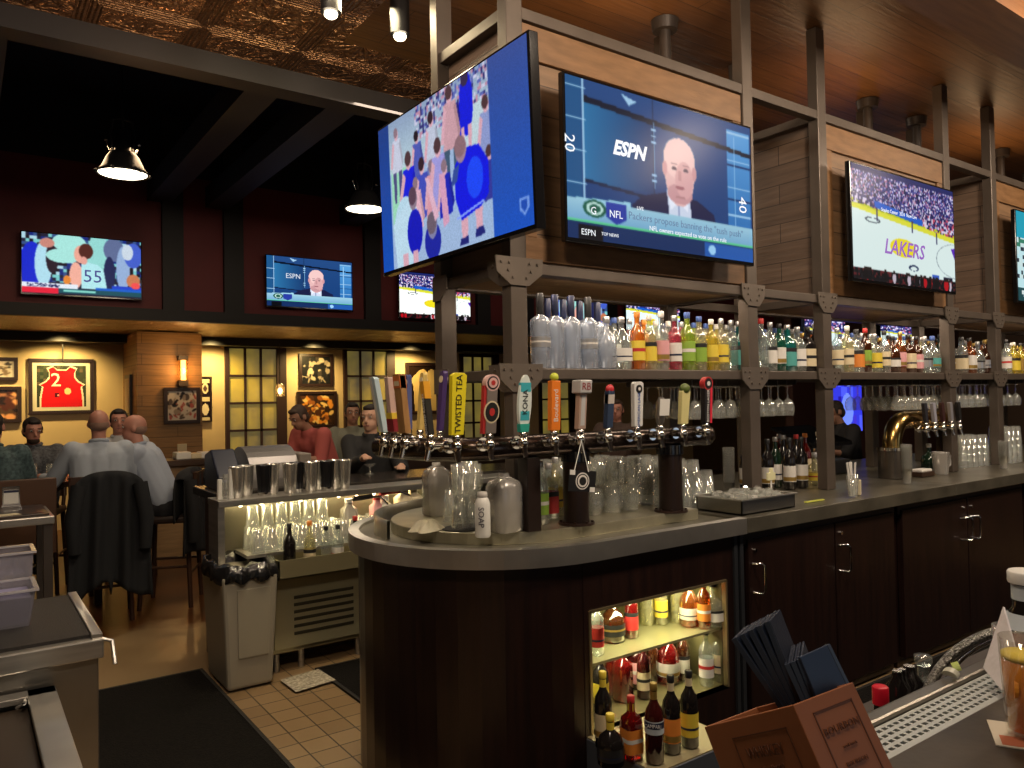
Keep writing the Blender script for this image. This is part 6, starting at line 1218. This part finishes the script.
for k, (u, v, z) in enumerate(((331, 18, 3.72), (400, 40, 3.72))):
    P = A(u, v, z=z); T = thing('track_spot', '%s black cylinder spotlight under the pressed tin ceiling' % ['left', 'right'][k], 'spotlight', (P.x, P.y, P.z), 'black ceiling spotlights')
    MB().cyl(P+Z_*.03, P+Z_*.23, .055, n=18).build('can', black, T); MB().cyl(P+Z_*.23, Vector((P.x, P.y, 3.998)), .014, n=8).build('stem', black, T); MB().ball(P+Z_*.02, (.036, .036, .024)).build('bulb', mat('spot_glow', (1, .9, .7), .4, emit=(1, .85, .6), es=9), T)
    spot(P-Z_*.03, P+Vector((.2, .1, -2)), 30, (1, .8, .55), 90, .04, .8, 'spot_light')

# ------------------------------------------------------------------ near bar in the foreground
FB = thing('near_bar', 'worn bronze coloured bar top with a perforated drip rail at the lower right', 'bar', (2, .5, 0))
MB().box((.62, -.9, 1.045), (6, .675, 1.09)).build('bar_top', mat('bronze_top', (.11, .088, .062), .32, .5, var=.45, vscale=7, bump=.05), FB, bevel=.004)
MB().box((.66, -.9, 0), (6, .62, 1.04)).build('bar_body', espresso, FB)
MB().box((.62, .675, 1.060), (6, .752, 1.070)).build('drip_channel', black, FB)
pl = MB(); y0, y1, z0, z1 = .678, .750, 1.084, 1.089; rows = 4; pit = .019
ys = np.linspace(y0, y1, rows*2+2); xs0, xs1 = .9, 3.2
for i in range(rows+1): pl.box((xs0, ys[2*i] if i else y0-.004, z0), (xs1, ys[2*i+1], z1))
nx = int((xs1-xs0)/pit)
for i in range(rows):
    for k in range(nx+1):
        x = xs0+(k+(.5 if i % 2 else 0))*pit
        if x+.0065 <= xs1: pl.box((x, ys[2*i+1], z0), (x+.0065, ys[2*i+2], z1))
pl.build('perforated_plate', mat('perforated_steel', (.62, .65, .62), .35, .5), FB)
MB().box((.62, .752, 1.05), (6, .785, 1.098)).build('back_rail', mat('rail_top', (.22, .20, .17), .3, .8), FB, bevel=.006)
MB().box((1.3, .80, .80), (6, 1.18, .83)).build('under_shelf', dark_metal, FB)
for x in (1.4, 3.5, 5.8): MB().box((x-.02, .82, 0), (x+.02, 1.15, .80)).build('shelf_leg', dark_metal, FB)
# tilted wooden menu box with check presenters
c0 = A(793, 705, d=.95); eL = A(704, 727, d=1.13)-c0; eR = A(853, 682, d=.99)-c0
nd = eL.cross(eR).normalized(); nd = nd if nd.z < 0 else -nd; dp = .19
mb_m = mat('menu_box_wood', (.36, .125, .048), .5, var=.2, vscale=6, bump=.05); stamp = mat('stamp_dark', (.12, .040, .018), .6)
MBX = thing('menu_box', 'open tan wooden box with burnt logo stamps holding navy presenters', 'box', c0+nd*dp)
def panel(o, a, b2, t, name):
    n_ = a.cross(b2).normalized()*t; return MB().prism([(0, 0), (1, 0), (1, 1), (0, 1)], 0, 1, lambda u, v, k: o+a*u+b2*v+n_*k).build(name, mb_m, MBX, bevel=.0015)
nR = nd.cross(eR).normalized(); nR = nR if nR.dot(eL) > 0 else -nR; nL = nd.cross(eL).normalized(); nL = nL if nL.dot(eR) > 0 else -nL
def slab(o, a, b2, n_, t, name): return MB().prism([(0, 0), (1, 0), (1, 1), (0, 1)], 0, t, lambda u, v, k: o+a*u+b2*v+n_*k).build(name, mb_m, MBX, bevel=.0012)
pr_ = slab(c0, eR, nd*dp, nR, .007, 'right_panel'); pl_ = slab(c0, eL, nd*dp, nL, .007, 'left_panel')
slab(c0+eL, eR, nd*dp*.97, -nR, .007, 'far_panel'); slab(c0+eR, eL, nd*dp*.97, -nL, .007, 'far_panel'); slab(c0+nd*(dp-.012), eR, eL, -nd, .006, 'base')
def stamp_on(o, a, b2, out, par, w0, w1, h0, h1, l1, l2, s1):
    aU, bU = a.normalized(), b2.normalized(); f = lambda u, v, k=.0012: o+a*u+bU*v+out*k; t = .0016
    W_ = a.length; m = MB()
    for (u0, v0, u1, v1) in ((w0, h0, w1, h0+t), (w0, h1-t, w1, h1), (w0, h0, w0+t/W_, h1), (w1-t/W_, h0, w1, h1)):
        m.prism([(u0, v0), (u1, v0), (u1, v1), (u0, v1)], .0002, .001, lambda u, v, k: f(u, v, k))
    m.build('stamp_border', stamp, par)
    uc = (w0+w1)/2; text(l1, s1, f(uc, h0+(h1-h0)*.30), aU, -bU, stamp, par); text(l2, s1*.42, f(uc, h0+(h1-h0)*.55), aU, -bU, stamp, par); text(l1, s1*.6, f(uc, h0+(h1-h0)*.78), aU, -bU, stamp, par)
stamp_on(c0, eR, nd, -nR, pr_, .22, .86, .016, .10, 'BOURBON', 'small batch', .012)
stamp_on(c0+eL, -eL, nd, -nL, pl_, .28, .86, .022, .10, 'WHISKEY', 'aged and bottled', .020)
nav = mat('presenter_navy', (.014, .022, .045), .45, bump=.1, bscale=200); nav2 = mat('presenter_edge', (.05, .07, .11), .4)
NW = ['leftmost', 'second from the left', 'third from the left', 'fourth from the left', 'fifth from the left']
def presenter(tu, tv_, bu, bv, d, wv, th, lab):
    top = A(tu, tv_, d=d); bot = A(bu, bv, d=d*.985); up = top-bot; tn = up.cross(wv).normalized()
    if tn.dot(Vector(CR)) < 0: tn = -tn
    T = thing('check_presenter', lab, 'check presenter', bot, 'navy check presenters in the wooden box')
    MB().prism([(0, -.35), (1, -.35), (1, 1), (0, 1)], 0, th*.38, lambda u, v, k: bot+wv*u+up*v+tn*k).build('front_cover', nav, T, bevel=.0008); MB().prism([(0, -.35), (1, -.35), (1, 1), (0, 1)], th*.62, th, lambda u, v, k: bot+wv*u+up*v+tn*k).build('back_cover', nav, T, bevel=.0008)
    MB().prism([(-.015, -.35), (.02, -.35), (.02, 1), (-.015, 1)], th*.1, th*.9, lambda u, v, k: bot+wv*u+up*v+tn*k).build('spine', nav2, T)
wdir = Vector(CF)*.075+Vector(CR)*.040+Vector((0, 0, -.006))
for k in range(5): presenter(731+k*8.2, 640-k*4.4, 776+k*4.4, 705-k*1.2, 1.05, wdir, .0085, 'navy check presenter leaning left in the wooden box, '+NW[k])
wd2 = Vector(CF)*.07+Vector(CR)*.03
for k in range(3): presenter(784+k*6, 665-k*2.5, 800+k*5, 700-k*2, 1.03, wd2, .0075, '%s of three navy check presenters standing in the middle of the box' % ['leftmost', 'middle', 'rightmost'][k])
# one presenter with its cover facing us
a, b2, c2, d2 = A(800, 657, d=1.01), A(827, 645, d=1.03), A(850, 692, d=1.01), A(820, 705, d=.99)
T = thing('check_presenter', 'navy check presenter showing its whole front cover at the right of the box', 'check presenter', d2, 'navy check presenters in the wooden box')
nn = (b2-a).cross(d2-a).normalized(); nn = nn if nn.dot(Vector(CF)) > 0 else -nn
MB().add([a, b2, c2, d2, a+nn*.006, b2+nn*.006, c2+nn*.006, d2+nn*.006], BF).build('cover', mat('presenter_face', (.025, .042, .085), .45), T, bevel=.001)
e = (b2-a).normalized(); MB().add([b2, b2+e*.006, c2+e*.006, c2, b2+nn*.009, b2+e*.006+nn*.009, c2+e*.006+nn*.009, c2+nn*.009], BF).build('spine', nav2, T, bevel=.001)
# bottles, hose and gun in the well behind the rail
P = A(881, 713, y=1.02); T = thing('bottle', 'bottle with a bright red screw cap standing behind the drip rail', 'bottle', (P.x, 1.02, .832))
MB().lathe([(.034, 0), (.036, .01), (.036, .05), (.016, .075), (.015, .10)], (P.x, 1.02, .832), 16, caps=True).build('body', BM['dark'], T); MB().lathe([(.019, .095), (.019, .135), (.016, .138), (0, .138)], (P.x, 1.02, .832), 16).build('cap', mat('cap_red', (.60, .01, .03), .35), T)
P = A(924, 690, y=1.04); T = thing('bottle', 'clear bottle with a glass stopper beside the steel hose', 'bottle', (P.x, 1.04, .832))
MB().lathe([(.030, 0), (.034, .01), (.034, .06), (.014, .09), (.014, .13)], (P.x, 1.04, .832), 16).build('body', BM['clear'], T); MB().lathe([(.018, .13), (.022, .14), (.022, .155), (0, .158)], (P.x, 1.04, .832), 14).build('stopper', BM['clear'], T)
for k, (u, v, r0) in enumerate(((898, 700, .03), (910, 694, .035), (903, 706, .025))): P = A(u, v, y=1.06); Q = Vector((P.x, 1.06, .832)); tag(MB().lathe([(r0, 0), (r0, .09), (r0*.5, .11), (r0*.4, .13)], Q, 12).build('pour_spout_bottle', BM['dark']), '%s low black bottle in the well behind the drip rail' % ['first', 'second', 'third'][k], 'bottle', 'black bottles in the well')
hp = [A(u, v, y=yy) for u, v, yy in ((918, 715, 1.0), (926, 694, 1.0), (936, 673, .99), (951, 655, .97), (968, 643, .95), (985, 635, .93), (1000, 631, .91))]
T = thing('faucet_hose', 'braided steel faucet hose arching over the drip rail', 'hose', (hp[0].x, hp[0].y, .83)); hp = [Vector((hp[0].x-.01, hp[0].y, .832))]+hp
sm_ = []
for i in range(len(hp)-1):
    for t in (0, .25, .5, .75): sm_.append(hp[i].lerp(hp[i+1], t))
for _ in range(2): sm_ = [sm_[0]]+[(sm_[i-1]+sm_[i]*2+sm_[i+1])/4 for i in range(1, len(sm_)-1)]+[sm_[-1]]
MB().tube(sm_, .013, 12).build('braided_hose', mat('braid', (.45, .44, .41), .3, .9, var=.8, vscale=160, bump=.8, bscale=220), T)
hs = [p+Vector((.03, -.012, -.014)) for p in sm_[4:]]; MB().tube(hs, .0045, 8).build('guard_wire', chrome, T)
for k, (u, v) in enumerate(((957, 672), (951, 680))):
    P = A(u, v, y=.770); P.z = 1.112 if k == 0 else 1.106; m = MB(); R = rotz(.6+k)@Matrix.Rotation(1.2, 3, 'X'); n = 10
    pts = [(.016*math.cos(a_), .016*math.sin(a_)) for a_ in np.linspace(0, PI, n)]; m.prism(pts, -.007, .007, lambda u_, v_, k_: P+R@Vector((u_, v_*.8, k_))); tag(m.build('lime_wedge', mat('lime_flesh', (.42, .52, .14), .4) if k == 0 else mat('lime_pale', (.5, .5, .4), .4), bevel=.001), ['lime wedge standing on the rail under the hose arch', 'small pale garnish piece beside the lime wedge'][k], 'lime')
P = Vector((1.79, .715, 1.091)); T = thing('tumbler', 'clear tumbler with a pinkish rim tint standing on the drip rail', 'glass', P)
MB().lathe([(.030, 0), (.034, .01), (.040, .095), (.037, .095), (.029, .012)], P, 20).build('cup', clear_glass, T); MB().lathe([(.036, .05), (.0385, .092)], P, 20).build('pink_drink', glass('pink_tint', (.85, .45, .40), .25, (.6, .3, .25), .1), T)
nk = MB(); q = [A(1004, 607, d=1.58), A(984, 668, d=1.56), A(1003, 691, d=1.47), A(1016, 650, d=1.48)]
for p in q: p.z = max(p.z, 1.095)
nk.add(q, [(0, 1, 2, 3)]); tag(nk.build('paper_napkin', mat('napkin_white', (.70, .66, .68), .8, bump=.3, bscale=30), solid=.004), 'folded white paper napkin leaning between the tumbler and beer glass', 'napkin')
Q = A(1029, 640, y=.715); Q.z = 1.091; T = thing('bottle', 'wide dark sauce bottle with a white cap at the right edge behind the beer glass', 'bottle', Q)
MB().lathe([(.050, 0), (.056, .01), (.056, .08), (.030, .125), (.029, .165)], Q, 24).build('body', BM['dark'], T); MB().lathe([(.057, .02), (.057, .078)], Q, 24).build('label', LM['white'], T); MB().lathe([(.0565, .082), (.038, .112)], Q, 24).build('shoulder_label', mat('label_ice_blue'), T)
MB().lathe([(.0305, .14), (.0305, .172)], Q, 20).build('neck_label', mat('label_ice_blue'), T); MB().lathe([(.036, .175), (.037, .178), (.037, .198), (.034, .201), (0, .201)], Q, 24).build('cap', white, T)
P = Vector((1.53, .585, 1.094)); P = A(1029, 736, z=1.094)
T = thing('beer_glass', 'glass of amber beer with an orange slice, cut by the right edge', 'glass', P)
MB().lathe([(.030, 0), (.033, .006), (.042, .165), (.0395, .165), (.0305, .010), (0, .009)], P, 28, caps=True).build('glass_wall', glass('beer_glass', (.98, .97, .94), .02, (.9, .9, .9), .04, .10), T)
MB().lathe([(0, .012), (.0300, .012), (.0372, .128), (0, .130)], P, 28).build('beer', mat('beer_amber', (.62, .22, .012), .12), T)
MB().lathe([(0, .131), (.0375, .130), (.0378, .138), (0, .139)], P, 28).build('citrus_top', mat('citrus_yellow', (.80, .62, .06), .5), T)
sl = MB(); os_ = P+Vector((-.022, .010, .085)); R = rotz(.5)
sl.prism([(.020*math.cos(t), .020*math.sin(t)) for t in np.linspace(0, 2*PI, 18)[:-1]], -.003, .003, lambda u, v, k: os_+R@Vector((u, k, v))); sl.build('orange_slice', mat('orange_flesh', (.85, .32, .03), .5), T)
R = rotz(.52); cq = P+Vector((-.0, .0, 0)); cs_ = MB().box((cq.x-.055, cq.y-.055, 1.0905), (cq.x+.055, cq.y+.055, 1.0925), R); o = cs_.build('coaster', mat('coaster', (.52, .46, .36), .7)); tag(o, 'square printed paper coaster under the amber beer glass', 'coaster')
MB().box((cq.x-.050, cq.y-.045, 1.0926), (cq.x-.010, cq.y+.045, 1.0930), R, (cq.x, cq.y, 1.0928)).build('print', mat('coaster_red', (.45, .13, .06), .7), o)
